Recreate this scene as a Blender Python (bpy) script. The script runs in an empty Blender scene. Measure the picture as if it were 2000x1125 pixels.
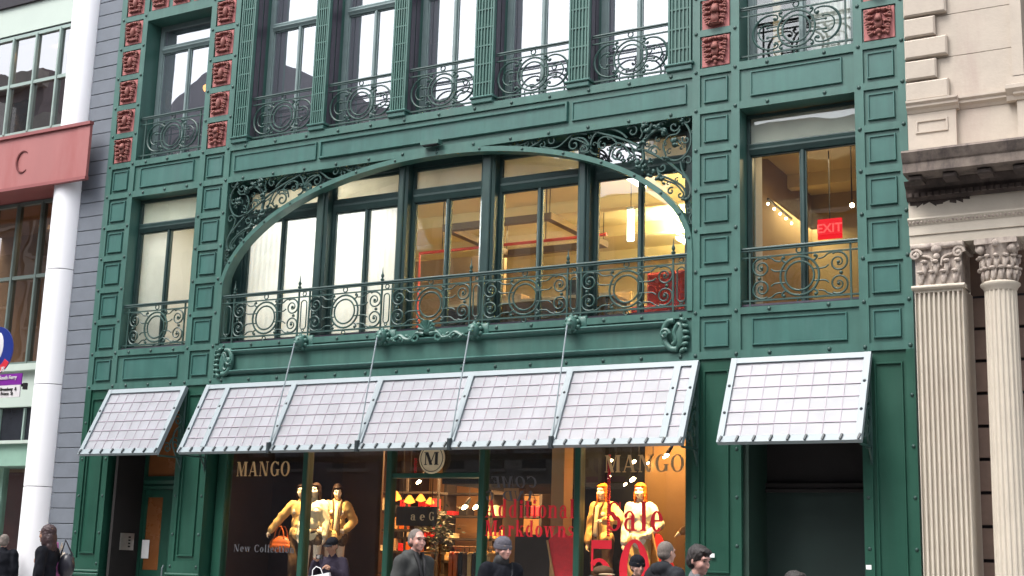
import bpy, bmesh, math, random
import numpy as np
from mathutils import Vector, Matrix
random.seed(7)
SC = bpy.context.scene
COL = SC.collection
PI = math.pi

# ------------------------------------------------------------------ camera
EYE = Vector((0.0, 0.0, 1.45))
CAM_R = Vector((0.87200371, 0.48856947, 0.03015613))
CAM_U = Vector((0.07343501, -0.19147897, 0.97874568))
CAM_F = Vector((-0.48395952, 0.85125535, 0.20284848))
FPX = 2608.09
cd = bpy.data.cameras.new('camera')
cam = bpy.data.objects.new('camera', cd)
COL.objects.link(cam)
cd.sensor_width = 36.0
cd.lens = FPX / 2000.0 * 36.0
cd.clip_start = 0.1
cd.clip_end = 600.0
cam.matrix_world = Matrix(((CAM_R.x, CAM_U.x, -CAM_F.x, EYE.x),
                           (CAM_R.y, CAM_U.y, -CAM_F.y, EYE.y),
                           (CAM_R.z, CAM_U.z, -CAM_F.z, EYE.z), (0, 0, 0, 1)))
SC.camera = cam

# ------------------------------------------------------------------ sky, sun, exposure
SUN_EL, SUN_AZ = math.radians(58), math.radians(205)
w = bpy.data.worlds.new('World')
SC.world = w
w.use_nodes = True
nt = w.node_tree
bg = nt.nodes['Background']
sky = nt.nodes.new('ShaderNodeTexSky')
sky.sky_type = 'NISHITA'
sky.sun_disc = False
sky.sun_elevation = SUN_EL
sky.sun_rotation = SUN_AZ
sky.air_density = 1.0
sky.dust_density = 4.0
hs = nt.nodes.new('ShaderNodeHueSaturation')      # overcast: the blue is mostly veiled
hs.inputs['Saturation'].default_value = 0.30
nt.links.new(sky.outputs[0], hs.inputs['Color'])
nt.links.new(hs.outputs[0], bg.inputs['Color'])
bg.inputs['Strength'].default_value = 0.15
ld = bpy.data.lights.new('sun', 'SUN')
ld.energy = 0.8
ld.angle = math.radians(25)
ld.color = (1.0, 0.97, 0.93)
sun = bpy.data.objects.new('sun', ld)
COL.objects.link(sun)
sdir = Vector((math.sin(SUN_AZ) * math.cos(SUN_EL), math.cos(SUN_AZ) * math.cos(SUN_EL), math.sin(SUN_EL)))
sun.rotation_euler = sdir.to_track_quat('Z', 'Y').to_euler()
SC.view_settings.view_transform = 'Standard'
SC.view_settings.look = 'None'
SC.view_settings.exposure = 1.5
SC.view_settings.gamma = 1.0
SC.view_settings.use_curve_mapping = False
SC.render.engine = 'CYCLES'
SC.cycles.use_denoising = True
SC.cycles.max_bounces = 8
SC.cycles.transparent_max_bounces = 16
SC.cycles.sample_clamp_indirect = 6.0

# ------------------------------------------------------------------ helpers
YW = 17.6          # front plane of the street wall
WM = {}            # world matrix of every object, known without a depsgraph update


def at(px, py, Y):
    """point of the plane y = Y seen at photograph pixel (px, py): used to read sizes off the photograph"""
    d = CAM_R * ((px - 1000) / FPX) - CAM_U * ((py - 562.5) / FPX) + CAM_F
    q = EYE + d * ((Y - EYE.y) / d.y)
    return q


def link(name, data, parent=None, M=None):
    o = bpy.data.objects.new(name, data)
    COL.objects.link(o)
    M = M or Matrix.Identity(4)
    if parent is not None:
        o.parent = parent
        o.matrix_parent_inverse = WM[parent.name].inverted()
    o.matrix_basis = M
    WM[o.name] = M.copy()
    return o


def thing(name, label, cat, loc=(0, 0, 0), group=None, rotz=0):
    M = Matrix.Translation(Vector(loc)) @ Matrix.Rotation(rotz, 4, 'Z')
    o = link(name, None, None, M)
    o['label'] = label
    o['category'] = cat
    if group:
        o['group'] = group
    return o


def tag(o, label, cat, group=None):
    o['label'] = label
    o['category'] = cat
    if group:
        o['group'] = group
    return o


class MB:
    """collects shapes, then becomes ONE mesh"""
    def __init__(self):
        self.v, self.f = [], []

    def add(self, vs, fs):
        n = len(self.v)
        self.v += [tuple(p) for p in vs]
        self.f += [tuple(i + n for i in f) for f in fs]
        return self

    def box(self, x0, x1, y0, y1, z0, z1):
        vs = [(x, y, z) for x in (x0, x1) for y in (y0, y1) for z in (z0, z1)]
        return self.add(vs, [(0, 1, 3, 2), (4, 6, 7, 5), (0, 4, 5, 1), (2, 3, 7, 6), (0, 2, 6, 4), (1, 5, 7, 3)])

    def cbox(self, x0, x1, y0, y1, z0, z1, c):
        """box whose front (-y) edges are chamfered by c"""
        vs = [(x0, y1, z0), (x1, y1, z0), (x1, y1, z1), (x0, y1, z1),
              (x0, y0 + c, z0), (x1, y0 + c, z0), (x1, y0 + c, z1), (x0, y0 + c, z1),
              (x0 + c, y0, z0 + c), (x1 - c, y0, z0 + c), (x1 - c, y0, z1 - c), (x0 + c, y0, z1 - c)]
        fs = [(3, 2, 1, 0), (8, 9, 10, 11)]
        for i in range(4):
            j = (i + 1) % 4
            fs += [(i, j, 4 + j, 4 + i), (4 + i, 4 + j, 8 + j, 8 + i)]
        return self.add(vs, fs)

    def frame(self, x0, x1, z0, z1, t, y0, y1, c=0.0):
        """rectangular ring in the xz plane"""
        self.box(x0, x0 + t, y0, y1, z0, z1)
        self.box(x1 - t, x1, y0, y1, z0, z1)
        self.box(x0 + t, x1 - t, y0, y1, z0, z0 + t)
        self.box(x0 + t, x1 - t, y0, y1, z1 - t, z1)
        return self

    def bead(self, x0, x1, z0, z1, t, y0, y1):
        """mitred ring with a rounded (three-facet) front, a moulding bead"""
        def ring(d, y):
            return [(x0 + d, y, z0 + d), (x1 - d, y, z0 + d), (x1 - d, y, z1 - d), (x0 + d, y, z1 - d)]
        vs = ring(0, y1) + ring(t * .2, y0) + ring(t * .8, y0) + ring(t, y1)
        fs = []
        for k in range(3):
            for i in range(4):
                j = (i + 1) % 4
                fs.append((4 * k + i, 4 * k + j, 4 * k + 4 + j, 4 * k + 4 + i))
        return self.add(vs, fs)

    def tube(self, pts, r, n=6, closed=False, cap=True, flat=1.0):
        pts = [Vector(p) for p in pts]
        m = len(pts)
        rs = r if isinstance(r, (list, tuple)) else [r] * m
        base = len(self.v)
        prev = None
        for i, p in enumerate(pts):
            a = pts[i - 1] if (i > 0 or closed) else p
            b = pts[(i + 1) % m] if (i < m - 1 or closed) else p
            t = (b - a)
            if t.length < 1e-9:
                t = Vector((0, 0, 1))
            t.normalize()
            ref = Vector((0, 1, 0)) if abs(t.y) < .9 else Vector((1, 0, 0))
            if prev is not None and (prev - t * prev.dot(t)).length > 1e-4:
                u = (prev - t * prev.dot(t)).normalized()
            else:
                u = (ref - t * ref.dot(t)).normalized()
            prev = u
            v = t.cross(u)
            for k in range(n):
                an = 2 * PI * k / n + PI / n
                self.v.append(tuple(p + u * (math.cos(an) * rs[i]) * flat + v * (math.sin(an) * rs[i])))
        seg = m if closed else m - 1
        for i in range(seg):
            for k in range(n):
                a0 = base + i * n + k
                a1 = base + i * n + (k + 1) % n
                b0 = base + ((i + 1) % m) * n + k
                b1 = base + ((i + 1) % m) * n + (k + 1) % n
                self.f.append((a0, a1, b1, b0))
        if cap and not closed:
            self.f.append(tuple(base + k for k in reversed(range(n))))
            self.f.append(tuple(base + (m - 1) * n + k for k in range(n)))
        return self

    def ball(self, c, r, nu=8, nv=6, M=None):
        if not isinstance(r, (list, tuple)):
            r = (r, r, r)
        vs, fs = [], []
        for j in range(1, nv):
            th = PI * j / nv
            for i in range(nu):
                ph = 2 * PI * i / nu
                p = Vector((r[0] * math.sin(th) * math.cos(ph), r[1] * math.sin(th) * math.sin(ph), r[2] * math.cos(th)))
                if M is not None:
                    p = M @ p
                vs.append(p + Vector(c))
        top = Vector((0, 0, r[2])); bot = Vector((0, 0, -r[2]))
        if M is not None:
            top = M @ top; bot = M @ bot
        vs.append(top + Vector(c)); vs.append(bot + Vector(c))
        it, ib = len(vs) - 2, len(vs) - 1
        for i in range(nu):
            k = (i + 1) % nu
            fs.append((it, i, k))
            fs.append((ib, (nv - 2) * nu + k, (nv - 2) * nu + i))
            for j in range(nv - 2):
                fs.append((j * nu + i, (j + 1) * nu + i, (j + 1) * nu + k, j * nu + k))
        return self.add(vs, fs)

    def cone(self, a, b, ra, rb, n=12, caps=True):
        """tapered limb with rounded ends"""
        a, b = Vector(a), Vector(b)
        t = (b - a)
        L = t.length
        t.normalize()
        u = t.orthogonal().normalized(); v = t.cross(u)
        prof = [(-ra * .99, ra * .12), (-ra * .7, ra * .71), (0, ra), (L, rb), (L + rb * .7, rb * .71), (L + rb * .99, rb * .12)]
        base = len(self.v)
        for d, r in prof:
            for k in range(n):
                an = 2 * PI * k / n
                self.v.append(tuple(a + t * d + u * (math.cos(an) * r) + v * (math.sin(an) * r)))
        for i in range(len(prof) - 1):
            for k in range(n):
                k2 = (k + 1) % n
                self.f.append((base + i * n + k, base + i * n + k2, base + (i + 1) * n + k2, base + (i + 1) * n + k))
        self.f.append(tuple(base + k for k in reversed(range(n))))
        self.f.append(tuple(base + (len(prof) - 1) * n + k for k in range(n)))
        return self

    def lathe(self, c, prof, n=16):
        """prof: list of (r, z)"""
        base = len(self.v)
        for r, z in prof:
            for k in range(n):
                an = 2 * PI * k / n
                self.v.append((c[0] + r * math.cos(an), c[1] + r * math.sin(an), c[2] + z))
        for i in range(len(prof) - 1):
            for k in range(n):
                k2 = (k + 1) % n
                self.f.append((base + i * n + k, base + i * n + k2, base + (i + 1) * n + k2, base + (i + 1) * n + k))
        self.f.append(tuple(base + k for k in reversed(range(n))))
        self.f.append(tuple(base + (len(prof) - 1) * n + k for k in range(n)))
        return self

    def prism(self, poly, y0, y1):
        """polygon in xz, extruded along y"""
        n = len(poly)
        vs = [(x, y0, z) for x, z in poly] + [(x, y1, z) for x, z in poly]
        fs = [tuple(range(n)), tuple(reversed(range(n, 2 * n)))]
        fs += [(i, n + i, n + (i + 1) % n, (i + 1) % n) for i in range(n)]
        return self.add(vs, fs)

    def profile_x(self, prof, x0, x1):
        """profile in (y, z), extruded along x: a cornice or moulding"""
        n = len(prof)
        vs = [(x0, y, z) for y, z in prof] + [(x1, y, z) for y, z in prof]
        fs = [tuple(range(n)), tuple(reversed(range(n, 2 * n)))]
        fs += [(i, n + i, n + (i + 1) % n, (i + 1) % n) for i in range(n)]
        return self.add(vs, fs)

    def mesh(self, name, mat, smooth=False):
        me = bpy.data.meshes.new(name)
        me.from_pydata([tuple(p) for p in self.v], [], self.f)
        bm = bmesh.new()
        bm.from_mesh(me)
        bmesh.ops.recalc_face_normals(bm, faces=bm.faces)
        bm.to_mesh(me)
        bm.free()
        me.materials.append(mat)
        if smooth:
            me.polygons.foreach_set('use_smooth', [True] * len(me.polygons))
            if smooth != 'all':
                me.set_sharp_from_angle(angle=math.radians(50))
        me.update()
        return me

    def build(self, name, mat, parent=None, smooth=False, M=None):
        return link(name, self.mesh(name, mat, smooth), parent, M)


def spiral(cx, cz, r0, r1, a0, a1, n=22):
    out = []
    for i in range(n + 1):
        t = i / n
        r = r0 + (r1 - r0) * t
        a = a0 + (a1 - a0) * t
        out.append((cx + r * math.cos(a), cz + r * math.sin(a)))
    return out


def smooth2(pts, n=5):
    """Catmull-Rom through 2D points"""
    out = []
    P = [pts[0]] + list(pts) + [pts[-1]]
    for i in range(1, len(P) - 2):
        for k in range(n):
            t = k / n
            q = []
            for d in (0, 1):
                a, b, c, e = P[i - 1][d], P[i][d], P[i + 1][d], P[i + 2][d]
                q.append(.5 * (2 * b + (c - a) * t + (2 * a - 5 * b + 4 * c - e) * t * t + (3 * b - a - 3 * c + e) * t ** 3))
            out.append(tuple(q))
    out.append(tuple(pts[-1]))
    return out


def P3(pts, y):
    return [(x, y, z) for x, z in pts]


# ------------------------------------------------------------------ materials
def new_mat(name):
    m = bpy.data.materials.new(name)
    m.use_nodes = True
    n = m.node_tree
    n.nodes.clear()
    out = n.nodes.new('ShaderNodeOutputMaterial')
    return m, n, out


def paint(name, col, rough=.5, var=.25, scale=3.0, spec=.5, metallic=0.0, dirt=None, dirt_amt=.0, bump=.0, bscale=60.0, streak=False, coat=0, wear=None):
    m, n, out = new_mat(name)
    b = n.nodes.new('ShaderNodeBsdfPrincipled')
    n.links.new(b.outputs[0], out.inputs[0])
    b.inputs['Roughness'].default_value = rough
    b.inputs['Metallic'].default_value = metallic
    b.inputs['Specular IOR Level'].default_value = spec
    if coat:
        b.inputs['Coat Weight'].default_value = coat
    tc = n.nodes.new('ShaderNodeTexCoord')
    ge = n.nodes.new('ShaderNodeNewGeometry')
    mp = n.nodes.new('ShaderNodeMapping')
    n.links.new(ge.outputs['Position'], mp.inputs['Vector'])
    if streak:
        mp.inputs['Scale'].default_value = (1.0, 1.0, .12)
    nz = n.nodes.new('ShaderNodeTexNoise')
    nz.inputs['Scale'].default_value = scale
    nz.inputs['Detail'].default_value = 6
    nz.inputs['Roughness'].default_value = .65
    n.links.new(mp.outputs[0], nz.inputs['Vector'])
    r = n.nodes.new('ShaderNodeValToRGB')
    r.color_ramp.elements[0].position = .3
    r.color_ramp.elements[1].position = .7
    lo = [c * (1 - var) for c in col]
    hi = [min(1, c * (1 + var)) for c in col]
    r.color_ramp.elements[0].color = (*lo, 1)
    r.color_ramp.elements[1].color = (*hi, 1)
    n.links.new(nz.outputs[0], r.inputs[0])
    src = r.outputs[0]
    if dirt is not None:
        nz2 = n.nodes.new('ShaderNodeTexNoise')
        nz2.inputs['Scale'].default_value = scale * .45
        nz2.inputs['Detail'].default_value = 8
        nz2.inputs['Roughness'].default_value = .7
        mp2 = n.nodes.new('ShaderNodeMapping')
        mp2.inputs['Scale'].default_value = (1.6, 1.6, .35)
        mp2.inputs['Location'].default_value = (3.1, 1.7, 9.2)
        n.links.new(ge.outputs['Position'], mp2.inputs['Vector'])
        n.links.new(mp2.outputs[0], nz2.inputs['Vector'])
        r2 = n.nodes.new('ShaderNodeValToRGB')
        r2.color_ramp.elements[0].position = .5
        r2.color_ramp.elements[1].position = .72
        r2.color_ramp.elements[0].color = (0, 0, 0, 1)
        r2.color_ramp.elements[1].color = (dirt_amt, dirt_amt, dirt_amt, 1)
        n.links.new(nz2.outputs[0], r2.inputs[0])
        mx = n.nodes.new('ShaderNodeMix')
        mx.data_type = 'RGBA'
        n.links.new(r2.outputs[0], mx.inputs[0])
        n.links.new(src, mx.inputs[6])
        mx.inputs[7].default_value = (*dirt, 1)
        src = mx.outputs[2]
    if wear is not None:                # small chips and long rain streaks
        wa = n.nodes.new('ShaderNodeTexNoise')
        wa.inputs['Scale'].default_value = 26
        wa.inputs['Detail'].default_value = 5
        wa.inputs['Roughness'].default_value = .75
        n.links.new(ge.outputs['Position'], wa.inputs['Vector'])
        rw_ = n.nodes.new('ShaderNodeValToRGB')
        rw_.color_ramp.elements[0].position = .66
        rw_.color_ramp.elements[1].position = .72
        rw_.color_ramp.elements[0].color = (0, 0, 0, 1)
        rw_.color_ramp.elements[1].color = (.55, .55, .55, 1)
        n.links.new(wa.outputs[0], rw_.inputs[0])
        m3 = n.nodes.new('ShaderNodeMix')
        m3.data_type = 'RGBA'
        n.links.new(rw_.outputs[0], m3.inputs[0])
        n.links.new(src, m3.inputs[6])
        m3.inputs[7].default_value = (*wear, 1)
        mp4 = n.nodes.new('ShaderNodeMapping')
        mp4.inputs['Scale'].default_value = (9, 9, .55)
        n.links.new(ge.outputs['Position'], mp4.inputs['Vector'])
        w4 = n.nodes.new('ShaderNodeTexNoise')
        w4.inputs['Scale'].default_value = 1.0
        w4.inputs['Detail'].default_value = 5
        n.links.new(mp4.outputs[0], w4.inputs['Vector'])
        r4 = n.nodes.new('ShaderNodeMapRange')
        r4.inputs[1].default_value = .35
        r4.inputs[2].default_value = .68
        r4.inputs[3].default_value = .90
        r4.inputs[4].default_value = 1.07
        n.links.new(w4.outputs[0], r4.inputs[0])
        m4 = n.nodes.new('ShaderNodeMix')
        m4.data_type = 'RGBA'
        m4.blend_type = 'MULTIPLY'
        m4.inputs[0].default_value = 1.0
        cb4 = n.nodes.new('ShaderNodeCombineColor')
        for i in range(3):
            n.links.new(r4.outputs[0], cb4.inputs[i])
        n.links.new(m3.outputs[2], m4.inputs[6])
        n.links.new(cb4.outputs[0], m4.inputs[7])
        src = m4.outputs[2]
    n.links.new(src, b.inputs['Base Color'])
    if bump:
        nb = n.nodes.new('ShaderNodeTexNoise')
        nb.inputs['Scale'].default_value = bscale
        nb.inputs['Detail'].default_value = 4
        n.links.new(ge.outputs['Position'], nb.inputs['Vector'])
        bp = n.nodes.new('ShaderNodeBump')
        bp.inputs['Strength'].default_value = bump
        bp.inputs['Distance'].default_value = .01
        n.links.new(nb.outputs[0], bp.inputs['Height'])
        n.links.new(bp.outputs[0], b.inputs['Normal'])
    rr = n.nodes.new('ShaderNodeMapRange')
    rr.inputs[3].default_value = max(.02, rough - .1)
    rr.inputs[4].default_value = min(1, rough + .12)
    n.links.new(nz.outputs[0], rr.inputs[0])
    n.links.new(rr.outputs[0], b.inputs['Roughness'])
    return m


def emit(name, col, strength):
    m, n, out = new_mat(name)
    e = n.nodes.new('ShaderNodeEmission')
    e.inputs[0].default_value = (*col, 1)
    e.inputs[1].default_value = strength
    n.links.new(e.outputs[0], out.inputs[0])
    return m


def glass(name, tint=(.9, .95, .93), boost=1.0, base=.0, wav=.0, film=.0):
    """window glass: clear, with a mirror share that grows towards grazing angles"""
    m, n, out = new_mat(name)
    tr = n.nodes.new('ShaderNodeBsdfTransparent')
    tr.inputs[0].default_value = (*tint, 1)
    gl = n.nodes.new('ShaderNodeBsdfGlossy')
    gl.inputs['Roughness'].default_value = .004
    gl.inputs[0].default_value = (.97, .98, 1, 1)
    fr = n.nodes.new('ShaderNodeFresnel')
    g0 = n.nodes.new('ShaderNodeNewGeometry')      # a thin sheet mirrors alike from both sides
    io = n.nodes.new('ShaderNodeMapRange')
    io.inputs[3].default_value = 1.5
    io.inputs[4].default_value = 1 / 1.5
    n.links.new(g0.outputs['Backfacing'], io.inputs[0])
    n.links.new(io.outputs[0], fr.inputs[0])
    ma = n.nodes.new('ShaderNodeMath')
    ma.operation = 'MULTIPLY_ADD'
    ma.use_clamp = True
    n.links.new(fr.outputs[0], ma.inputs[0])
    ma.inputs[1].default_value = boost
    ma.inputs[2].default_value = base
    mx = n.nodes.new('ShaderNodeMixShader')
    n.links.new(ma.outputs[0], mx.inputs[0])
    if film:                                           # dust on the pane
        df = n.nodes.new('ShaderNodeBsdfDiffuse')
        df.inputs[0].default_value = (.55, .60, .72, 1)
        mf = n.nodes.new('ShaderNodeMixShader')
        mf.inputs[0].default_value = film
        n.links.new(tr.outputs[0], mf.inputs[1])
        n.links.new(df.outputs[0], mf.inputs[2])
        n.links.new(mf.outputs[0], mx.inputs[1])
    else:
        n.links.new(tr.outputs[0], mx.inputs[1])
    n.links.new(gl.outputs[0], mx.inputs[2])
    n.links.new(mx.outputs[0], out.inputs[0])
    if wav:
        ge = n.nodes.new('ShaderNodeNewGeometry')
        nb = n.nodes.new('ShaderNodeTexNoise')
        nb.inputs['Scale'].default_value = 1.3
        nb.inputs['Detail'].default_value = 1
        n.links.new(ge.outputs['Position'], nb.inputs['Vector'])
        bp = n.nodes.new('ShaderNodeBump')
        bp.inputs['Strength'].default_value = wav
        bp.inputs['Distance'].default_value = .02
        n.links.new(nb.outputs[0], bp.inputs['Height'])
        n.links.new(bp.outputs[0], gl.inputs['Normal'])
    return m


def translucent(name, col, share=.5, rough=.35):
    m, n, out = new_mat(name)
    d = n.nodes.new('ShaderNodeBsdfPrincipled')
    d.inputs['Base Color'].default_value = (*col, 1)
    d.inputs['Roughness'].default_value = rough
    t = n.nodes.new('ShaderNodeBsdfTranslucent')
    t.inputs[0].default_value = (*col, 1)
    mx = n.nodes.new('ShaderNodeMixShader')
    mx.inputs[0].default_value = share
    n.links.new(d.outputs[0], mx.inputs[1])
    n.links.new(t.outputs[0], mx.inputs[2])
    n.links.new(mx.outputs[0], out.inputs[0])
    ge = n.nodes.new('ShaderNodeNewGeometry')
    nz = n.nodes.new('ShaderNodeTexNoise')
    nz.inputs['Scale'].default_value = 2.2
    nz.inputs['Detail'].default_value = 5
    n.links.new(ge.outputs['Position'], nz.inputs['Vector'])
    r = n.nodes.new('ShaderNodeValToRGB')
    r.color_ramp.elements[0].position = .35
    r.color_ramp.elements[0].color = (*[c * .88 for c in col], 1)
    r.color_ramp.elements[1].position = .6
    r.color_ramp.elements[1].color = (*col, 1)
    n.links.new(nz.outputs[0], r.inputs[0])
    n.links.new(r.outputs[0], d.inputs['Base Color'])
    n.links.new(r.outputs[0], t.inputs[0])
    return m


GREEN = (.042, .119, .099)
M_GREEN = paint('green_paint', GREEN, .42, .10, 2.2, dirt=(.10, .17, .145), dirt_amt=.35, bump=.12, bscale=14, wear=(.10, .17, .15))
M_GREEN2 = paint('green_paint_panel', (.034, .114, .098), .42, .10, 2.2, dirt=(.09, .15, .15), dirt_amt=.3, bump=.12, bscale=14, wear=(.10, .17, .15))
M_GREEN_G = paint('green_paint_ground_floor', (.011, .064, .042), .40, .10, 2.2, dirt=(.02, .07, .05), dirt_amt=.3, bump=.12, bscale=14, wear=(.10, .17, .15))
M_IRON = paint('wrought_iron_green', (.018, .056, .048), .5, .25, 5)
M_SASH = paint('dark_sash_paint', (.020, .048, .045), .45, .2, 4)
M_SASHUP = paint('grey_green_sash_paint', (.17, .23, .23), .45, .12, 4)
M_SILL = paint('sill_dark', (.055, .045, .065), .4, .3, 4)
M_TERRA = paint('terracotta_red', (.36, .125, .12), .7, .16, 5, dirt=(.30, .09, .08), dirt_amt=.5, bump=.2, bscale=30)
M_TERRA2 = paint('terracotta_ornament', (.22, .075, .062), .7, .2, 9, dirt=(.16, .05, .04), dirt_amt=.6, bump=.3, bscale=30)
M_AWNBAR = paint('awning_bar', (.22, .265, .285), .45, .06, 3)
M_GLZBAR = paint('awning_glazing_bar', (.33, .29, .34), .5, .08, 5)
M_AWNGLASS = translucent('frosted_wired_glass', (.54, .55, .59), .5)
M_DARKCLIP = paint('dark_clip', (.02, .03, .035), .5, .2, 4)
M_BLIND = translucent('white_blind', (.84, .83, .80), .45, .8)
M_CREAM = translucent('cream_panel', (.82, .77, .66), .45, .7)
M_WHITEPANEL = translucent('white_transom_panel', (.84, .85, .80), .45, .7)
M_GLASS = glass('window_glass', (.93, .96, .94), 1.5, .02, .1)
M_GLASSMIR = glass('coated_window_glass', (.60, .63, .65), 1.5, .23, .15, .10)
M_GLASSSHOP = glass('shop_glass', (.95, .96, .95), .8)
M_WHITECOL = paint('white_column_paint', (.82, .82, .85), .35, .02, .8)
M_BLUESTONE = paint('blue_grey_stone', (.130, .148, .175), .65, .10, 3.5, dirt=(.13, .14, .17), dirt_amt=.4, bump=.1)
M_JOINT = paint('joint_dark', (.03, .028, .035), .9, .2, 5)
M_REDSTEEL = paint('red_oxide_steel', (.34, .125, .12), .55, .10, 1.0, dirt=(.27, .055, .05), dirt_amt=.8, streak=True)
M_REDFLANGE = paint('red_steel_flange', (.24, .07, .07), .5, .12, 2)
M_MINT = paint('mint_panel', (.42, .49, .44), .55, .04, .8)
M_MINTBAR = paint('mint_mullion', (.25, .33, .30), .45, .08, 3)
M_GREENCAN = paint('green_canopy', (.20, .34, .27), .6, .1, 2)
M_LIME = paint('limestone', (.43, .375, .315), .85, .09, 2.2, dirt=(.34, .26, .225), dirt_amt=.55, bump=.25, bscale=25)
M_LIMELOW = paint('limestone_lower', (.50, .45, .375), .85, .07, 2.4, dirt=(.38, .31, .26), dirt_amt=.5, bump=.25, bscale=25)
M_SOOT = paint('soot_black_stone', (.05, .038, .033), .95, .5, 5, dirt=(.16, .12, .10), dirt_amt=.7, bump=.4, bscale=20)
M_LIMEDIRTY = paint('limestone_sooty', (.16, .13, .11), .9, .4, 5, dirt=(.03, .024, .03), dirt_amt=.95, bump=.4, bscale=20)
M_CAPITAL = paint('limestone_weathered', (.42, .36, .31), .9, .3, 14, dirt=(.14, .10, .10), dirt_amt=.8, bump=.3, bscale=30)
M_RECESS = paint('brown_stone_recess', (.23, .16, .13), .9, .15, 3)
M_PAVE = paint('pavement_concrete', (.32, .31, .30), .9, .12, 1.5, bump=.2)
M_ASPH = paint('asphalt', (.055, .055, .058), .9, .25, 4, bump=.4)
M_BRICKDK = paint('far_brick', (.20, .17, .18), .9, .2, 1.2)
M_STONEFAR = paint('far_stone', (.36, .33, .31), .9, .15, 1.2)
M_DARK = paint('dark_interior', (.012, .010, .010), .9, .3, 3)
M_DARKWIN = paint('far_window', (.02, .022, .028), .1, .2, 3)
M_BLACK = paint('black', (.012, .012, .014), .6, .2, 6)

# ================================================================== ground
def struct(name, mb, mat, smooth=False):
    o = mb.build(name, mat, None, smooth)
    o['kind'] = 'structure'
    return o


struct('ground', MB().add([(-300, -300, -.16), (300, -300, -.16), (300, 300, -.16), (-300, 300, -.16)], [(0, 1, 2, 3)]), M_ASPH)
struct('sidewalk', MB().box(-120, 80, 11.9, YW + .9, -.5, 0.0), M_PAVE)
struct('kerb', MB().box(-120, 80, 11.7, 11.9, -.5, 0.004), M_PAVE)

# ================================================================== green cast iron building
LV = {-5: 12.275, -4: 11.67, -3: 11.06, -2: 10.455, -1: 9.85, 0: 9.279, 1: 8.673, 2: 8.075, 3: 7.466, 4: 6.863,
      5: 6.256, 6: 5.645, 7: 5.044, 8: 4.429}
GR = [3.77, 3.104, 2.445, 1.791]
ZTOP = 12.9
bld = thing('cast_iron_building', 'dark green cast iron loft building with arched scrollwork, balconies and a shop below', 'building', (-11.45, YW, 0))
YF, YS = YW + .02, YW - .012      # recessed field, riveted strips


def rivet(mb, x, z, y=None, r=.030):
    y = YS if y is None else y
    mb.ball((x, y, z), (r, r * .8, r), 8, 5)


# one shared raised panel, one shared terracotta block of each kind
def panel_mesh(name, hx, hz, mat):
    mb = MB()
    mb.cbox(-hx, hx, -.016, .0, -hz, hz, .004)
    mb.bead(-hx, hx, -hz, hz, .026, -.034, -.0155)
    return mb.mesh(name, mat)


ME_PANEL = panel_mesh('panel', .185, .19, M_GREEN2)


def terra_mesh(kind, seed):
    rnd = random.Random(seed)
    a = MB()
    a.cbox(-.215, .215, -.02, .03, -.235, .235, .006)
    na = len(a.f)
    j = lambda s: rnd.uniform(-s, s)
    # stepped console in the middle
    def wedge(x0, x1, z0, z1, d0, d1):
        a.add([(-x0, -.02, z0), (x0, -.02, z0), (x1, -.02, z1), (-x1, -.02, z1),
               (-x0 * .8, -d0, z0), (x0 * .8, -d0, z0), (x1 * .75, -d1, z1), (-x1 * .75, -d1, z1)],
              [(4, 5, 6, 7), (0, 1, 5, 4), (1, 2, 6, 5), (2, 3, 7, 6), (3, 0, 4, 7), (3, 2, 1, 0)])
    if kind == 0:
        wedge(.068, .045, .01, .14, .12, .07)
        wedge(.072, .060, -.155, .008, .085, .075)
        a.cbox(-.085, .085, -.12, -.02, -.19, -.16, .02)
    elif kind == 1:
        wedge(.058, .035, .02, .13, .12, .07)
        wedge(.045, .060, -.08, .018, .075, .085)
        a.ball((0, -.06, -.125), (.045, .04, .035), 8, 6)
        a.ball((0.005, -.05, -.185), (.026, .03, .035), 8, 6)
    else:
        a.ball((0, -.055, .0), (.05, .055, .10), 10, 8)
        a.ball((0, -.05, -.16), (.085, .035, .022), 10, 6)
    # curling leaves down both sides
    for s in (-1, 1):
        for k in range(5):
            t = k / 4
            zc = .17 - .32 * t + j(.008)
            xc = s * (.155 - .035 * abs(t - .35) - .03 * t + j(.006))
            M = Matrix.Rotation(s * (.5 + .3 * t) + j(.2), 3, 'Y')
            a.ball((xc, -.045, zc), (.05, .035, .026), 8, 5, M)
            a.ball((xc + s * .025, -.065, zc - .018), (.022, .02, .017), 6, 5)
            a.tube(P3(spiral(xc + s * .012, zc, .036, .010, 0 if s > 0 else PI, (5 if s > 0 else PI - 5), 9), -.078), .0085, 4)
            a.ball((xc - s * .05, -.04, zc + .01), (.028, .025, .018), 6, 5, M)
    for k in (-1, 0, 1):
        M = Matrix.Rotation(k * .6, 3, 'Y')
        a.ball((k * .07, -.05, .195 - abs(k) * .01), (.045, .035, .024), 8, 5, M)
        a.ball((k * .075 + .02, -.07, .185), (.02, .02, .016), 6, 5)
    me = a.mesh('terracotta_block', M_TERRA)
    me.materials.append(M_TERRA2)
    mi = [0 if i < na else 1 for i in range(len(me.polygons))]
    me.polygons.foreach_set('material_index', mi)
    me.polygons.foreach_set('use_smooth', [i >= na for i in range(len(me.polygons))])
    return me


TERRA = [terra_mesh(0, 1), terra_mesh(1, 2)] + [terra_mesh(2, q) for q in (3, 8, 12, 15, 21)] + [terra_mesh(1, 31), terra_mesh(0, 33)]


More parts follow.
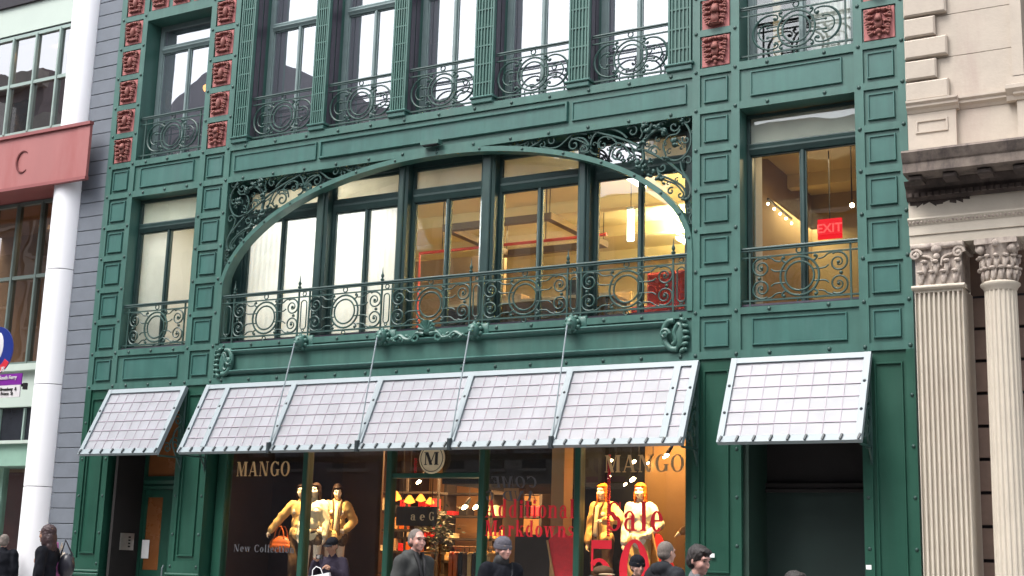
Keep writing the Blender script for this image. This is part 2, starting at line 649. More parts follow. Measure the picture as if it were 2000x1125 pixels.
def pier(x0, x1, cl, cr, side):
    """a riveted pier: ground floor pilaster, coffered cells on the second floor, terracotta above"""
    mb = MB()
    il, ir = cl + .062, cr - .062
    mb.box(x0, x1, YF, YW + .62, LV[8] - .06, ZTOP)
    mb.box(x0, il, YS, YF + .001, LV[8] - .052, ZTOP)
    mb.box(ir, x1, YS, YF + .001, LV[8] - .052, ZTOP)
    for k in range(-5, 9):
        z = LV[k]
        mb.box(il, ir, YS + .001, YF + .001, z - .052, z + .052)
    p = mb.build('pier', M_GREEN, bld)
    rv = MB()
    for k in range(-5, 9):
        rivet(rv, cl, LV[k]); rivet(rv, cr, LV[k])
    r = rv.build('rivets', M_IRON, p, True)
    r['kind'] = 'stuff'
    xc = (il + ir) / 2
    for k in range(2, 9):
        zc = (LV[k] + LV[k - 1]) / 2 if k > 1 else 0
        o = link('panel', ME_PANEL, p, Matrix.Translation((xc, YF, zc)))
    for k in range(-5, 1):
        zc = (LV[k] + LV[k + 1]) / 2
        if side == 'right':
            me = TERRA[1 if x0 < -6 else 7] if k == 0 else TERRA[0 if k % 2 else 8]
        else:
            me = TERRA[1] if k == 0 else TERRA[2 + ((k * 3 + int(x0 * 7)) % 5)]
        link('terracotta_block', me, p, Matrix.Translation((xc, YF, zc)))
    # ground floor pilaster
    g = MB()
    g.box(x0, x1, YF, YW + .9, .0, LV[8] - .06)
    g.box(x0, il, YS, YF + .001, 1.14, LV[8] - .052)
    g.box(ir, x1, YS, YF + .001, 1.14, LV[8] - .052)
    g.box(il, ir, YS + .001, YF + .001, 1.14, 1.34)
    g.bead(xc - .19, xc + .19, 1.42, 4.22, .03, YF - .03, YF + .001)
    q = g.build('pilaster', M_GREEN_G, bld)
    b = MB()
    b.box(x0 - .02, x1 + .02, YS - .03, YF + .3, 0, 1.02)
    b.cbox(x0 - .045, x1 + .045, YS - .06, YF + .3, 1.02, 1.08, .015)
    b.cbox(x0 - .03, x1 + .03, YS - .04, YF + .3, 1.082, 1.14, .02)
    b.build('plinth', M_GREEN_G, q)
    rv = MB()
    for z in GR + [1.25]:
        rivet(rv, cl, z, r=.026); rivet(rv, cr, z, r=.026)
    r = rv.build('rivets', M_IRON, q, True)
    r['kind'] = 'stuff'
    return p


pier(-19.02, -18.29, -18.943, -18.35, 'left')
pier(-16.66, -15.94, -16.595, -16.0, 'left')
pier(-7.03, -6.30, -6.973, -6.365, 'right')
pier(-4.63, -3.92, -4.566, -3.969, 'right')


def belt(x0, x1, k0, k1, zt, zb, nriv, panels):
    """riveted spandrel belt between two levels; k0 upper rivet line, k1 lower"""
    mb = MB()
    mb.box(x0, x1, YF, YW + .62, zb, zt)
    for k in (k0, k1):
        z = LV[k]
        lo = zb if k == k1 else z - .055
        hi = zt if k == k0 else z + .055
        mb.box(x0, x1, YS + .0015, YF + .001, lo, hi)
    p = mb.build('belt', M_GREEN, bld)
    rv = MB()
    for k in (k0, k1):
        for i in range(nriv):
            rivet(rv, x0 + (x1 - x0) * (i + .5) / nriv, LV[k], YS + .0015)
    r = rv.build('rivets', M_IRON, p, True)
    r['kind'] = 'stuff'
    for (a, b, za, zb2, proud) in panels:
        q = MB()
        if proud:
            q.box(a, b, YF - .018, YF + .001, za, zb2)
            q.bead(a, b, za, zb2, .05, YF - .052, YF - .0175)
        else:
            q.cbox(a, b, YF - .014, YF + .001, za, zb2, .003)
            q.bead(a, b, za, zb2, .026, YF - .032, YF - .0135)
        q.build('panel', M_GREEN2, p)
    return p


belt(-18.29, -16.66, 7, 8, 5.10, 4.37, 3, [(-18.14, -16.81, 4.54, 4.94, False)])
belt(-6.30, -4.63, 7, 8, 5.085, 4.37, 2, [(-6.14, -4.80, 4.54, 4.93, False)])
belt(-18.29, -16.66, 1, 2, 8.73, 8.01, 3, [(-18.14, -16.81, 8.18, 8.57, False)])
belt(-6.30, -4.63, 1, 2, 8.74, 8.02, 2, [(-6.14, -4.80, 8.19, 8.57, False)])
belt(-15.94, -7.03, 1, 2, 8.745, 8.02, 13,
     [(-15.84, -13.99, 8.215, 8.53, False), (-13.92, -9.10, 8.215, 8.55, True), (-9.03, -7.13, 8.215, 8.53, False)])
# head of the upper left bay with a row of terracotta
hb = MB()
hb.box(-18.29, -16.66, YF, YW + .62, 11.55, ZTOP)
hb.box(-18.29, -16.66, YS + .0015, YF + .001, 11.55, 11.74)
hb.box(-18.29, -16.66, YS + .0015, YF + .001, 12.23, 12.33)
hp = hb.build('belt', M_GREEN, bld)
for i in range(3):
    link('terracotta_block', TERRA[2 + (i * 2) % 5], hp, Matrix.Translation((-17.475 + (i - 1) * .54, YF, 11.985)))

# central lower belt: rounded mouldings above and below a sunk fascia
mb = MB()
mb.box(-15.94, -7.03, YF, YW + .62, 4.37, 5.085)
mb.box(-15.94, -7.03, YS + .0015, YF + .001, 4.985, 5.085)
mb.box(-15.94, -7.03, YS + .0015, YF + .001, 4.37, 4.485)
cb = mb.build('belt', M_GREEN, bld)
for zc in (4.915, 4.565):
    q = MB()
    q.profile_x([(YF + .001, zc - .045), (YF - .03, zc - .04), (YF - .075, zc - .005), (YF - .085, zc + .018), (YF - .07, zc + .036), (YF - .02, zc + .045), (YF + .001, zc + .045)], -15.62, -7.36)
    q.build('moulding', M_GREEN2, cb, True)
rv = MB()
for i in range(15):
    x = -15.75 + i * (8.55 / 14)
    rivet(rv, x, 4.429, YS + .0015)
    if min(abs(x - c) for c in (-14.02, -12.35, -10.61, -8.92)) > .2 and not (-12.2 < x < -10.8):
        rivet(rv, x, 5.035, YS + .0015)
r = rv.build('rivets', M_IRON, cb, True)
r['kind'] = 'stuff'


def cartouche(x, z, s):
    m = MB()
    y = YF - .03
    m.tube(P3(smooth2([(x - s * .02, z + .21), (x - s * .13, z + .20), (x - s * .19, z + .08), (x - s * .17, z - .08), (x - s * .08, z - .19), (x + s * .03, z - .20)]), y - .02), [.02] + [.045] * 24 + [.02], 8)
    m.tube(P3(spiral(x - s * .16, z + .02, .075, .015, 0, s * 7.5, 26), y - .07), .026, 7)
    m.ball((x - s * .16, y - .08, z + .02), .03, 8, 6)
    m.tube(P3(smooth2([(x + s * .02, z + .16), (x - s * .03, z + .05), (x - s * .01, z - .08), (x - s * .06, z - .13)]), y - .02), .03, 7)
    for k in range(6):
        t = k / 5
        m.ball((x + s * (.10 + .05 * math.sin(PI * t)), y - .02, z + .22 - .44 * t), (.06, .045, .032), 8, 6, Matrix.Rotation(s * (.6 - 1.2 * t), 3, 'Y'))
        m.ball((x + s * (.16 + .02 * math.sin(PI * t)), y - .045, z + .21 - .42 * t), (.022, .022, .022), 6, 5)
    m.ball((x + s * .02, y, z), (.10, .03, .2), 10, 8)
    m.build('cartouche', M_GREEN, cb, True)


cartouche(-15.72, 4.74, -1)
cartouche(-7.26, 4.74, 1)


def lion_boss(x, z):
    m = MB()
    y = YF - .06
    m.cbox(x + .02, x + .22, YF - .05, YF + .001, z - .09, z + .12, .02)
    m.ball((x, y - .05, z), (.10, .11, .115), 12, 9)
    for k in range(9):
        a = PI * 2 * k / 9 + .3
        m.ball((x + .105 * math.cos(a), y - .02, z + .115 * math.sin(a)), (.042, .04, .036), 7, 5)
    m.ball((x, y - .15, z - .03), (.05, .045, .04), 8, 6)
    m.ball((x - .04, y - .14, z + .035), .02, 6, 5)
    m.ball((x + .04, y - .14, z + .035), .02, 6, 5)
    m.ball((x, y - .11, z - .10), (.03, .03, .04), 6, 5)
    m.build('lion_boss', M_GREEN, cb, True)


for bx in (-14.02, -12.35, -10.61, -8.92):
    lion_boss(bx, 5.0)
# shell and acanthus motif between the two middle bosses
m = MB()
y = YF - .05
for k in range(7):
    a = PI * (k / 6)
    m.tube([(-11.5 + .04 * math.cos(a), y - .03, 5.07), (-11.5 + .15 * math.cos(a), y - .06, 5.08 + .14 * math.sin(a))], [.02, .035], 7)
m.ball((-11.5, y, 5.06), (.16, .05, .07), 10, 7)
for s in (-1, 1):
    m.tube(P3(smooth2([(-11.5 + s * .06, 5.0), (-11.5 + s * .2, 5.02), (-11.5 + s * .3, 4.93), (-11.5 + s * .42, 4.94), (-11.5 + s * .52, 5.0), (-11.5 + s * .66, 4.93)]), y - .03), [.035] * 18 + [.03] * 8, 7)
    m.tube(P3(spiral(-11.5 + s * .21, 4.95, .085, .02, PI / 2, PI / 2 - s * 8, 24), y - .04), .022, 6)
    for k in range(7):
        m.ball((-11.5 + s * (.32 + .06 * k), y - .03, 4.95 + .035 * math.sin(k * 2.1)), (.05, .035, .025), 7, 5, Matrix.Rotation(s * (.7 * (-1) ** k), 3, 'Y'))
m.build('shell_motif', M_GREEN, cb, True)

# ------------------------------------------------------------------ the flat arch and its scrollwork
AX, AZ, AA, AB = -11.485, 5.98, 4.44, 2.03


def arch_pts(da, n=60, a0=0.0, a1=PI):
    out = []
    for i in range(n + 1):
        t = a0 + (a1 - a0) * i / n
        out.append((AX + (AA + da) * math.cos(t), AZ + (AB + da) * math.sin(t)))
    return out


mb = MB()
oi, oo = arch_pts(-.048), arch_pts(.036)
clip = lambda p: (min(max(p[0], -15.945), -7.025), min(p[1], 8.04))
oo = [clip(p) for p in oo]
n = len(oi)
for i in range(n - 1):
    a, b, c, d = oi[i], oi[i + 1], oo[i + 1], oo[i]
    y0, y1 = YW - .035, YW + .16
    mb.add([(a[0], y0, a[1]), (b[0], y0, b[1]), (c[0], y0, c[1]), (d[0], y0, d[1]),
            (a[0], y1, a[1]), (b[0], y1, b[1]), (c[0], y1, c[1]), (d[0], y1, d[1])],
           [(0, 1, 2, 3), (0, 4, 5, 1), (2, 6, 7, 3), (4, 7, 6, 5)])
for s in (-1, 1):
    x0, x1 = sorted((AX + s * (AA - .055), AX + s * (AA + .03)))
    mb.box(x0, x1, YW - .033, YW + .16, 5.086, AZ)
arch = mb.build('arch_band', M_GREEN, bld)
rv = MB()
for i in range(17):
    t = PI * (i + .5) / 17
    rivet(rv, AX + (AA - .005) * math.cos(t), AZ + (AB - .005) * math.sin(t), YW - .036, .025)
r = rv.build('rivets', M_IRON, arch, True)
r['kind'] = 'stuff'


def zs(pts):      # points read off a close view of the right spandrel
    out = []
    for u, v in pts:
        q = at(1130 + u / 4.1667, 210 + v / 4.1667, YW + .04)
        out.append((q.x, q.z))
    return out


def zc(pts):      # a second close view, towards the crown
    out = []
    for u, v in pts:
        q = at(900 + u / 2.96, v / 2.96, YW + .04)
        out.append((q.x, q.z))
    return out


def zr(u, v, r, turn=1, a0=0.0, rev=2.0):
    c = zs([(u, v)])[0]
    rr = r * .0019
    return spiral(c[0], c[1], rr, rr * .22, a0, a0 + turn * rev * PI, 24)


def cr_(u, v, r, turn=1, a0=0.0, rev=2.0):
    c = zc([(u, v)])[0]
    rr = r * .0027
    return spiral(c[0], c[1], rr, rr * .22, a0, a0 + turn * rev * PI, 22)


CURV = [   # (points, radius)
    (smooth2(zs([(-80, 222), (0, 208), (100, 195), (200, 215), (330, 250), (450, 295), (540, 345), (640, 395), (740, 455), (830, 530), (890, 590), (915, 660), (905, 720), (870, 775)])), .021),
    (smooth2(zs([(620, 160), (680, 120), (760, 95), (830, 105), (890, 160), (915, 240), (905, 320), (860, 395), (800, 430), (740, 425), (700, 400)])), .018),
    (smooth2(zs([(830, 175), (800, 215), (740, 230), (705, 270), (690, 320), (710, 390)])), .016),
    (smooth2(zs([(600, 130), (575, 190), (540, 270), (520, 340), (530, 420), (500, 470)])), .03),
    (smooth2(zs([(530, 280), (580, 220), (640, 180), (700, 190), (715, 225)])), .03),
    (smooth2(zs([(500, 255), (520, 210), (510, 165), (560, 120), (575, 150)])), .016),
    (smooth2(zs([(95, 330), (110, 260), (150, 205), (220, 178), (300, 185), (360, 215), (395, 250)])), .018),
    (smooth2(zs([(95, 330), (110, 370), (150, 385)])), .018),
    (smooth2(zs([(160, 330), (165, 270), (210, 240), (270, 250), (310, 290), (300, 320)])), .015),
    (smooth2(zs([(250, 380), (265, 320), (330, 290), (390, 330), (430, 400)])), .014),
    (smooth2(zs([(-60, 265), (0, 248), (50, 260), (85, 310), (72, 350), (30, 362)])), .018),
    (smooth2(zs([(560, 360), (580, 330), (620, 310), (665, 345)])), .013),
    (smooth2(zs([(830, 440), (845, 510), (895, 590), (920, 650), (925, 720)])), .018),
    (smooth2(zs([(690, 560), (780, 600), (850, 650), (872, 710), (840, 745)])), .017),
    (smooth2(zs([(700, 590), (790, 625), (850, 690)])), .014),
    (smooth2(zs([(640, 500), (655, 540), (700, 570)])), .015),
    (smooth2(zs([(430, 310), (450, 370), (470, 420), (500, 460)])), .014),
    (smooth2(zs([(400, 270), (440, 330), (520, 360)])), .012),
    (smooth2(zs([(870, 775), (905, 800), (925, 850), (905, 900), (925, 950)])), .016),
    (zr(440, 195, 52, -1, 2.6, 2.2), .016), (zr(890, 95, 36, 1, 2.6), .016), (zr(780, 155, 46, -1, 0), .016),
    (zr(875, 262, 36, 1, 2.4), .015), (zr(320, 382, 62, 1, 1.0, 2.4), .017), (zr(200, 305, 40, 1, 2), .014),
    (zr(40, 335, 40, -1, 0), .016), (zr(620, 358, 42, 1, 1), .014), (zr(682, 490, 42, 1, 3), .016),
    (zr(890, 435, 44, -1, 3.1), .016), (zr(752, 680, 32, 1, 1), .014), (zr(828, 712, 30, -1, 1), .014),
    (zr(902, 780, 26, 1, 2), .013), (zr(905, 845, 26, 1, 1), .013), (zr(912, 932, 22, 1, 2), .012), (zr(790, 300, 40, 1, 0), .016),
    (smooth2(zc([(475, 850), (520, 858), (570, 845), (620, 800), (660, 775), (730, 775)])), .016),
    (smooth2(zc([(640, 800), (690, 815), (740, 845), (745, 875), (710, 885)])), .016),
    (smooth2(zc([(400, 850), (440, 830), (480, 800), (520, 795)])), .014),
    (smooth2(zc([(300, 845), (350, 838), (400, 815), (430, 812)])), .011),
    (smooth2(zc([(200, 848), (260, 838), (310, 822)])), .009),
    (cr_(655, 838, 36, 1, 2), .015), (cr_(712, 862, 24, -1, 2), .013), (cr_(530, 812, 34, 1, 1), .014), (cr_(470, 838, 22, -1, 1), .012),
    (cr_(425, 825, 20, 1, 1), .011), (cr_(378, 835, 18, -1, 1), .010), (cr_(330, 832, 12, 1, 1), .009), (cr_(285, 838, 10, -1, 1), .008),
]
for (u, v, r_, t_, a_) in ((250, 250, 24, 1, 0), (360, 300, 22, -1, 1), (455, 345, 24, 1, 2), (560, 300, 26, -1, 0), (650, 260, 26, 1, 2), (740, 360, 26, 1, 1),
                           (700, 300, 20, -1, 2), (840, 330, 22, 1, 0), (600, 450, 22, 1, 1), (560, 500, 18, -1, 1), (780, 520, 24, -1, 2), (800, 590, 20, 1, 1),
                           (730, 620, 18, 1, 0), (860, 560, 20, 1, 2), (420, 400, 20, 1, 0), (270, 330, 22, -1, 2), (130, 300, 20, 1, 0), (90, 240, 18, -1, 1), (690, 130, 22, 1, 0), (930, 200, 18, 1, 1)):
    CURV.append((zr(u, v, r_, t_, a_, 1.7), .0105))
NODES = [((550, 150), 34), ((560, 200), 36), ((640, 170), 32), ((710, 205), 34), ((525, 275), 30), ((512, 350), 28), ((500, 470), 34),
         ((540, 500), 30), ((600, 545), 32), ((650, 572), 36), ((680, 605), 26), ((872, 770), 26), ((790, 285), 36), ((810, 320), 24),
         ((370, 435), 20), ((590, 445), 24), ((720, 425), 24), ((435, 440), 26), ((840, 120), 26), ((95, 330), 20), ((560, 120), 22)]
for s in (1, -1):
    sp = MB()
    flip = (lambda p: p) if s == 1 else (lambda p: (2 * AX - p[0], p[1]))
    for pts, rad in CURV:
        sp.tube(P3([flip(p) for p in pts], YW + .04), rad, 6)
    o = sp.build('spandrel_scrollwork', M_IRON, bld, True)
    lf = MB()
    rnd = random.Random(4)
    for (u, v), r in NODES:
        c = flip(zs([(u, v)])[0])
        for k in range(4):
            lf.ball((c[0] + rnd.uniform(-.04, .04), YW + .01 + rnd.uniform(-.02, .02), c[1] + rnd.uniform(-.04, .04)),
                    (r * .0013, .03, r * .0008), 7, 5, Matrix.Rotation(rnd.uniform(0, 3), 3, 'Y'))
    lf.build('leaf_knots', M_IRON, o, True)['kind'] = 'stuff'

# little floodlight under the belt
fl = MB()
fl.box(-11.73, -11.38, YW - .16, YW - .04, 8.13, 8.20)
fl.box(-11.62, -11.52, YW - .06, YF, 8.15, 8.19)
flo = thing('floodlight', 'small green floodlight box fixed above the crown of the arch', 'floodlight', (-11.55, YW - .1, 8.13))
fl.build('housing', M_GREEN, flo)
MB().box(-11.70, -11.41, YW - .155, YW - .06, 8.118, 8.1295).build('lens', M_BLACK, flo)

M_POST = paint('dark_post_paint', (.012, .038, .036), .42, .2, 3, dirt=(.05, .09, .06), dirt_amt=.5)

# ------------------------------------------------------------------ windows
def window(x0, x1, z0, z1, y, mulls, trans, ft=.06, mt=.055, sash=None, gm=None, upper=None, d=.10, parent=None, low_blinds=(), name='window', sill=True):
    """frame with mullions, a moulded transom bar and one pane per light"""
    sash = sash or M_SASH
    gm = gm or M_GLASS
    parent = parent or bld
    f = MB().frame(x0, x1, z0, z1, ft, y, y + d)
    wn = f.build(name, sash, parent)
    xs = [x0 + ft] + [v for m_ in mulls for v in (m_ - mt / 2, m_ + mt / 2)] + [x1 - ft]
    ta, tb = trans if trans else (z1 - ft, z1 - ft)
    for m_ in mulls:
        mm = MB().cbox(m_ - mt / 2, m_ + mt / 2, y - .015, y + d, z0 + ft, ta, .012)
        mm.build('mullion', sash, wn)
    if trans:
        t = MB()
        t.profile_x([(y + d, ta), (y - .01, ta), (y - .02, ta + .02), (y - .05, ta + (tb - ta) * .4), (y - .05, ta + (tb - ta) * .55),
                     (y - .02, ta + (tb - ta) * .6), (y - .03, tb - .02), (y - .02, tb), (y + d, tb)], x0 + ft, x1 - ft)
        t.build('transom_bar', sash, wn)
    for i in range(0, len(xs), 2):
        a, b = xs[i], xs[i + 1]
        # each sash has its own thin stile
        MB().frame(a, b, z0 + ft, ta, .022, y + .02, y + .07).build('sash', sash, wn)
        MB().box(a + .02, b - .02, y + .04, y + .046, z0 + ft + .02, ta - .02).build('pane', gm, wn)
    if trans:
        if upper is None:
            MB().box(x0 + ft, x1 - ft, y + .04, y + .046, tb, z1 - ft).build('pane', gm, wn)
        else:
            MB().box(x0 + ft, x1 - ft, y + .05, y + .07, tb, z1 - ft).build('transom_panel', upper, wn)
            MB().box(x0 + ft, x1 - ft, y + .035, y + .041, tb, z1 - ft).build('pane', M_GLASS, wn)
    for (a, b, za, zb, mat) in low_blinds:
        bl = MB()
        nseg = 24
        vs, fs = [], []
        for k in range(nseg + 1):
            x = a + (b - a) * k / nseg
            yy = y + .085 + .004 * math.sin(k * 1.7)
            vs += [(x, yy, za), (x, yy, zb)]
        for k in range(nseg):
            fs.append((2 * k, 2 * k + 2, 2 * k + 3, 2 * k + 1))
        bl.add(vs, fs)
        bl.tube([(a, y + .075, za), (b, y + .075, za)], .012, 6)
        bl.build('blind', mat, wn)
    return wn


# second floor, side bays
wl = window(-18.28, -16.67, 5.12, 7.99, YW + .22, [-17.51], (7.36, 7.53), upper=M_WHITEPANEL, ft=.05)
wr = window(-6.29, -4.64, 5.11, 8.00, YW + .28, [-5.47], (7.385, 7.555), upper=M_WHITEPANEL, ft=.045)
for (a, b) in ((-18.29, -16.66), (-6.30, -4.63)):
    MB().box(a, b, YW + .05, YW + .3, 5.102, 5.13).build('sill', M_SILL, bld)
# second floor, arched bay: five pairs of sashes between stout mullion posts
YB = YW + .34
POSTS = [(-14.06, -13.82), (-12.37, -12.17), (-10.75, -10.49), (-9.0, -8.79)]
for a, b in POSTS:
    pm = MB()
    pm.cbox(a, b, YW + .17, YB + .15, 5.09, 8.05, .03)
    pm.cbox(a + .05, b - .05, YW + .13, YW + .172, 5.2, 7.9, .015)
    pm.build('mullion_post', M_POST, bld)
BAYS = [(-15.74, -14.06), (-13.82, -12.37), (-12.17, -10.75), (-10.49, -9.0), (-8.79, -7.22)]
for i, (a, b) in enumerate(BAYS):
    bl = []
    if i < 2:
        mid = (a + b) / 2
        bl = [(a + .05, mid - .01, 5.2, 7.36, M_BLIND), (mid + .01, b - .05, 5.2, 7.36, M_BLIND)]
    up = M_CREAM if i < 4 else None
    MB().box(a, b, YB - .01, YB + .14, 7.925, 8.06).build('window_head', M_SASH, bld)
    window(a, b, 5.12, 7.92, YB, [(a + b) / 2], (7.32, 7.55), upper=up, ft=.05, gm=M_GLASS if i < 4 else M_GLASS, low_blinds=bl)
MB().box(-15.94, -15.74, YB - .05, YB + .2, 5.09, 8.05).build('jamb', M_POST, bld)
MB().box(-7.22, -7.03, YB - .05, YB + .2, 5.09, 8.05).build('jamb', M_POST, bld)
MB().box(-15.94, -7.03, YW + .05, YB + .1, 5.087, 5.125).build('sill', M_SILL, bld)
MB().box(-8.73, -8.02, YB + .045, YB + .06, 7.56, 7.86).build('transom_panel', M_DARK, bld)  # dark sheet added behind the pane so its sky reflection shows
MB().box(-8.018, -7.28, YB + .045, YB + .06, 7.56, 7.86).build('transom_panel', M_CREAM, bld)
# coated top light of the last bay mirrors the sky
MB().box(-8.73, -8.02, YB + .03, YB + .036, 7.56, 7.86).build('pane', M_GLASSMIR, bld)

# upper floor
UW = YW + .40
window(-18.28, -16.67, 8.75, 11.55, UW - .05, [-17.50], (10.98, 11.12), sash=M_SASHUP, gm=M_GLASSMIR, ft=.10)
window(-6.29, -4.64, 8.76, 11.6, UW - .05, [-5.47], (10.98, 11.12), sash=M_SASHUP, gm=M_GLASS, ft=.10)
PIL = [(-15.89, -15.57), (-14.15, -13.86), (-12.47, -12.17), (-10.83, -10.48), (-9.10, -8.75), (-7.42, -7.05)]
for i in range(5):
    a, b = PIL[i][1] - .02, PIL[i + 1][0] + .02
    window(a, b, 8.76, 12.8, UW, [(a + b) / 2], (10.98, 11.12), sash=M_SASHUP, gm=M_GLASSMIR, ft=.12)
for a, b in PIL:
    pm = MB()
    pm.box(a, b, YW + .0, UW + .25, 8.75, ZTOP)
    pl = pm.build('upper_pilaster', M_GREEN, bld)
    gr = MB()
    gr.box(a, a + .03, YW - .03, YW + .001, 8.86, ZTOP)
    gr.box(b - .03, b, YW - .03, YW + .001, 8.86, ZTOP)
    for k in range(5):
        x = a + .03 + (b - a - .06) * (k + .5) / 5
        gr.box(x - .011, x + .011, YW - .026, YW + .001, 8.86, ZTOP)
    z = 9.1
    while z < ZTOP - .1:
        gr.box(a + .03, b - .03, YW - .022, YW + .0005, z - .012, z + .012)
        z += .317
    gr.build('grille', M_GREEN, pl)
    bs = MB()
    bs.cbox(a - .02, b + .02, YW - .05, YW + .1, 8.745, 8.82, .01)
    bs.cbox(a - .045, b + .045, YW - .075, YW + .1, 8.821, 8.862, .015)
    bs.build('base', M_GREEN2, pl)
    # brown panelled reveal on the left side of each light
    rvl = MB()
    for (ya, yb) in ((YW + .05, YW + .16), (YW + .19, YW + .30)):
        rvl.box(b, b + .014, ya, yb, 8.85, ZTOP)
    rvl.build('reveal_panel', M_SILL, pl)


# ------------------------------------------------------------------ balcony railings
def ring(mb, cx, cz, y, R, r, n=28, k=6):
    mb.tube([(cx + R * math.cos(2 * PI * i / n), y, cz + R * math.sin(2 * PI * i / n)) for i in range(n)], r, k, closed=True)


def rail_bay(parent, cx, hw, zm, y, style, hz=.31, mat=None):
    mat = mat or M_IRON
    m = MB()
    ring(m, cx, zm, y, .275, .017)
    ring(m, cx, zm, y, .205, .015)
    m.build('ring', mat, parent, True)
    q = MB()
    ring(q, cx, zm + hz + .06, y, .042, .011, 14, 5)
    ring(q, cx, zm - hz - .05, y, .036, .010, 14, 5)
    for sx in (-1, 1):
        for sz in (-1, 1):
            q.tube(P3(smooth2([(cx + sx * .19, zm + sz * .20), (cx + sx * .235, zm + sz * .225), (cx + sx * .25, zm + sz * .265), (cx + sx * .215, zm + sz * .28)], 4), y), .014, 5)
            q.ball((cx + sx * .225, y, zm + sz * .272), .025, 7, 5)
    q.build('finial_rings', mat, parent, True)['kind'] = 'stuff'
    for sx in (-1, 1):
        s = MB()
        for sz in (-1, 1):
            X = lambda v: cx + sx * v
            Z = lambda v: zm + sz * v
            if style == 1:
                c = (hw - .135, .150)
                outer = [(.265, .225), (hw - .38, .225), (hw - .33, .24), (hw - .285, .275), (hw - .21, .298)]
                s.tube(P3([(X(a), Z(b)) for a, b in smooth2(outer, 4)], y), .012, 5)
                sp = spiral(c[0], c[1], .148, .03, PI * .68, PI * .68 - 3.4 * PI, 34)
                s.tube(P3([(X(a), Z(b)) for a, b in sp], y), [.016 - .006 * k / 34 for k in range(35)], 5)
                s.ball((X(c[0]), y, Z(c[1])), .026, 7, 5)
                inner = [(.205, .085), (hw - .36, .085), (hw - .31, .095), (hw - .27, .125)]
                s.tube(P3([(X(a), Z(b)) for a, b in smooth2(inner, 4)], y), .012, 5)
                if sz == 1:
                    s.ball((X(hw - .1), y, zm), .028, 7, 5)
            else:
                R = .265
                c = (hw - .30, 0)
                arc = [(c[0] + R * math.cos(t), R * math.sin(t)) for t in [PI * .0 + PI * .58 * k / 14 for k in range(15)]]
                s.tube(P3([(X(a), Z(b)) for a, b in arc], y), [.021 - .008 * k / 14 for k in range(15)], 5)
                e = arc[-1]
                sp = spiral(e[0], e[1] - .055, .055, .015, PI / 2, PI / 2 + 1.6 * PI, 14)
                s.tube(P3([(X(a), Z(b)) for a, b in sp], y), .012, 5)
                arc2 = [(c[0] + .05 + .13 * math.cos(t), .13 * math.sin(t)) for t in [PI * .62 * k / 10 for k in range(11)]]
                s.tube(P3([(X(a), Z(b)) for a, b in arc2], y), .011, 5)
                s.tube([(X(.265), y, Z(.195)), (X(hw - .36), y, Z(.195))], .011, 5)
                s.ball((X(hw - .36), y, Z(.195)), .022, 6, 5)
                s.tube([(X(.205), y, Z(.075)), (X(hw - .25), y, Z(.075))], .011, 5)
                s.ball((X(hw - .25), y, Z(.075)), .022, 6, 5)
        s.build('scroll', mat, parent, True)


def railing(x0, x1, zm, y, bays, style, posts=(), loops=(), finials=(), mat=None):
    mat = mat or M_IRON
    hr = MB()
    hr.tube([(x0, y, zm + .44), (x1, y, zm + .44)], .022, 8)
    hr.tube([(x0, y - .015, zm + .405), (x1, y - .015, zm + .405)], .013, 6)
    p = hr.build('balcony_railing', M_SASH, bld, True)
    b = MB()
    b.box(x0, x1, y - .012, y + .012, zm + .30, zm + .32)
    b.build('middle_rail', mat, p)
    b = MB()
    b.box(x0, x1, y - .014, y + .014, zm - .325, zm - .30)
    b.build('bottom_rail', mat, p)
    for px in posts:
        MB().box(px - .012, px + .012, y - .013, y + .013, zm - .42, zm + .43).build('post', mat, p)
    for px in finials:
        f = MB()
        f.lathe((px, y, zm + .44), [(.01, 0), (.03, .03), (.034, .05), (.014, .07), (.024, .09), (.03, .11), (.012, .15), (.006, .22), (.002, .26)], 8)
        f.build('finial', mat, p, True)
    for (a, b_) in loops:
        c = (a + b_) / 2
        h = (b_ - a) * .26
        l = MB()
        pts = [(c + h * math.cos(t), zm + .19 + h * math.sin(t)) for t in [PI * k / 8 for k in range(9)]]
        pts += [(c - h * math.cos(t), zm - .19 - h * math.sin(t)) for t in [PI * k / 8 for k in range(9)]]
        l.tube(P3(pts, y), .011, 5, closed=True)
        ring(l, c, zm + .36, y, .036, .010, 12, 5)
        ring(l, c, zm - .265, y, .025, .009, 12, 5)
        l.build('loop_panel', mat, p, True)['kind'] = 'stuff'
    for cx, hw in bays:
        rail_bay(p, cx, hw, zm, y, style, mat=mat)
    return p


Z2 = 5.49
RP = [-15.61, -14.18, -12.47, -10.77, -9.05, -7.33]
ST = [-15.61, -13.95, -12.26, -10.53, -8.82]
railing(-15.93, -7.04, Z2, YW + .02,
        [((ST[i] + RP[i + 1]) / 2, (RP[i + 1] - ST[i]) / 2) for i in range(5)], 1,
        posts=RP + ST[1:] + [-15.88, -7.08],
        loops=[(-15.88, -15.61)] + [(RP[i], ST[i]) for i in range(1, 5)] + [(-7.33, -7.08)], finials=RP)
railing(-18.29, -16.66, Z2 + .0, YW + .06, [(-17.475, .66)], 1, posts=(-18.16, -16.79))
railing(-6.30, -4.63, Z2 + .0, YW + .06, [(-5.465, .68)], 1, posts=(-6.18, -4.75))
Z3 = 9.14
railing(-18.29, -16.66, Z3, YW + .06, [(-17.475, .66)], 2, posts=(-18.16, -16.79))
railing(-6.30, -4.63, Z3, YW + .06, [(-5.465, .68)], 2, posts=(-6.18, -4.75))
for i in range(5):
    a, b = PIL[i][1], PIL[i + 1][0]
    railing(a, b, Z3 - .0, YW + .08, [((a + b) / 2, (b - a) / 2 - .02)], 2)

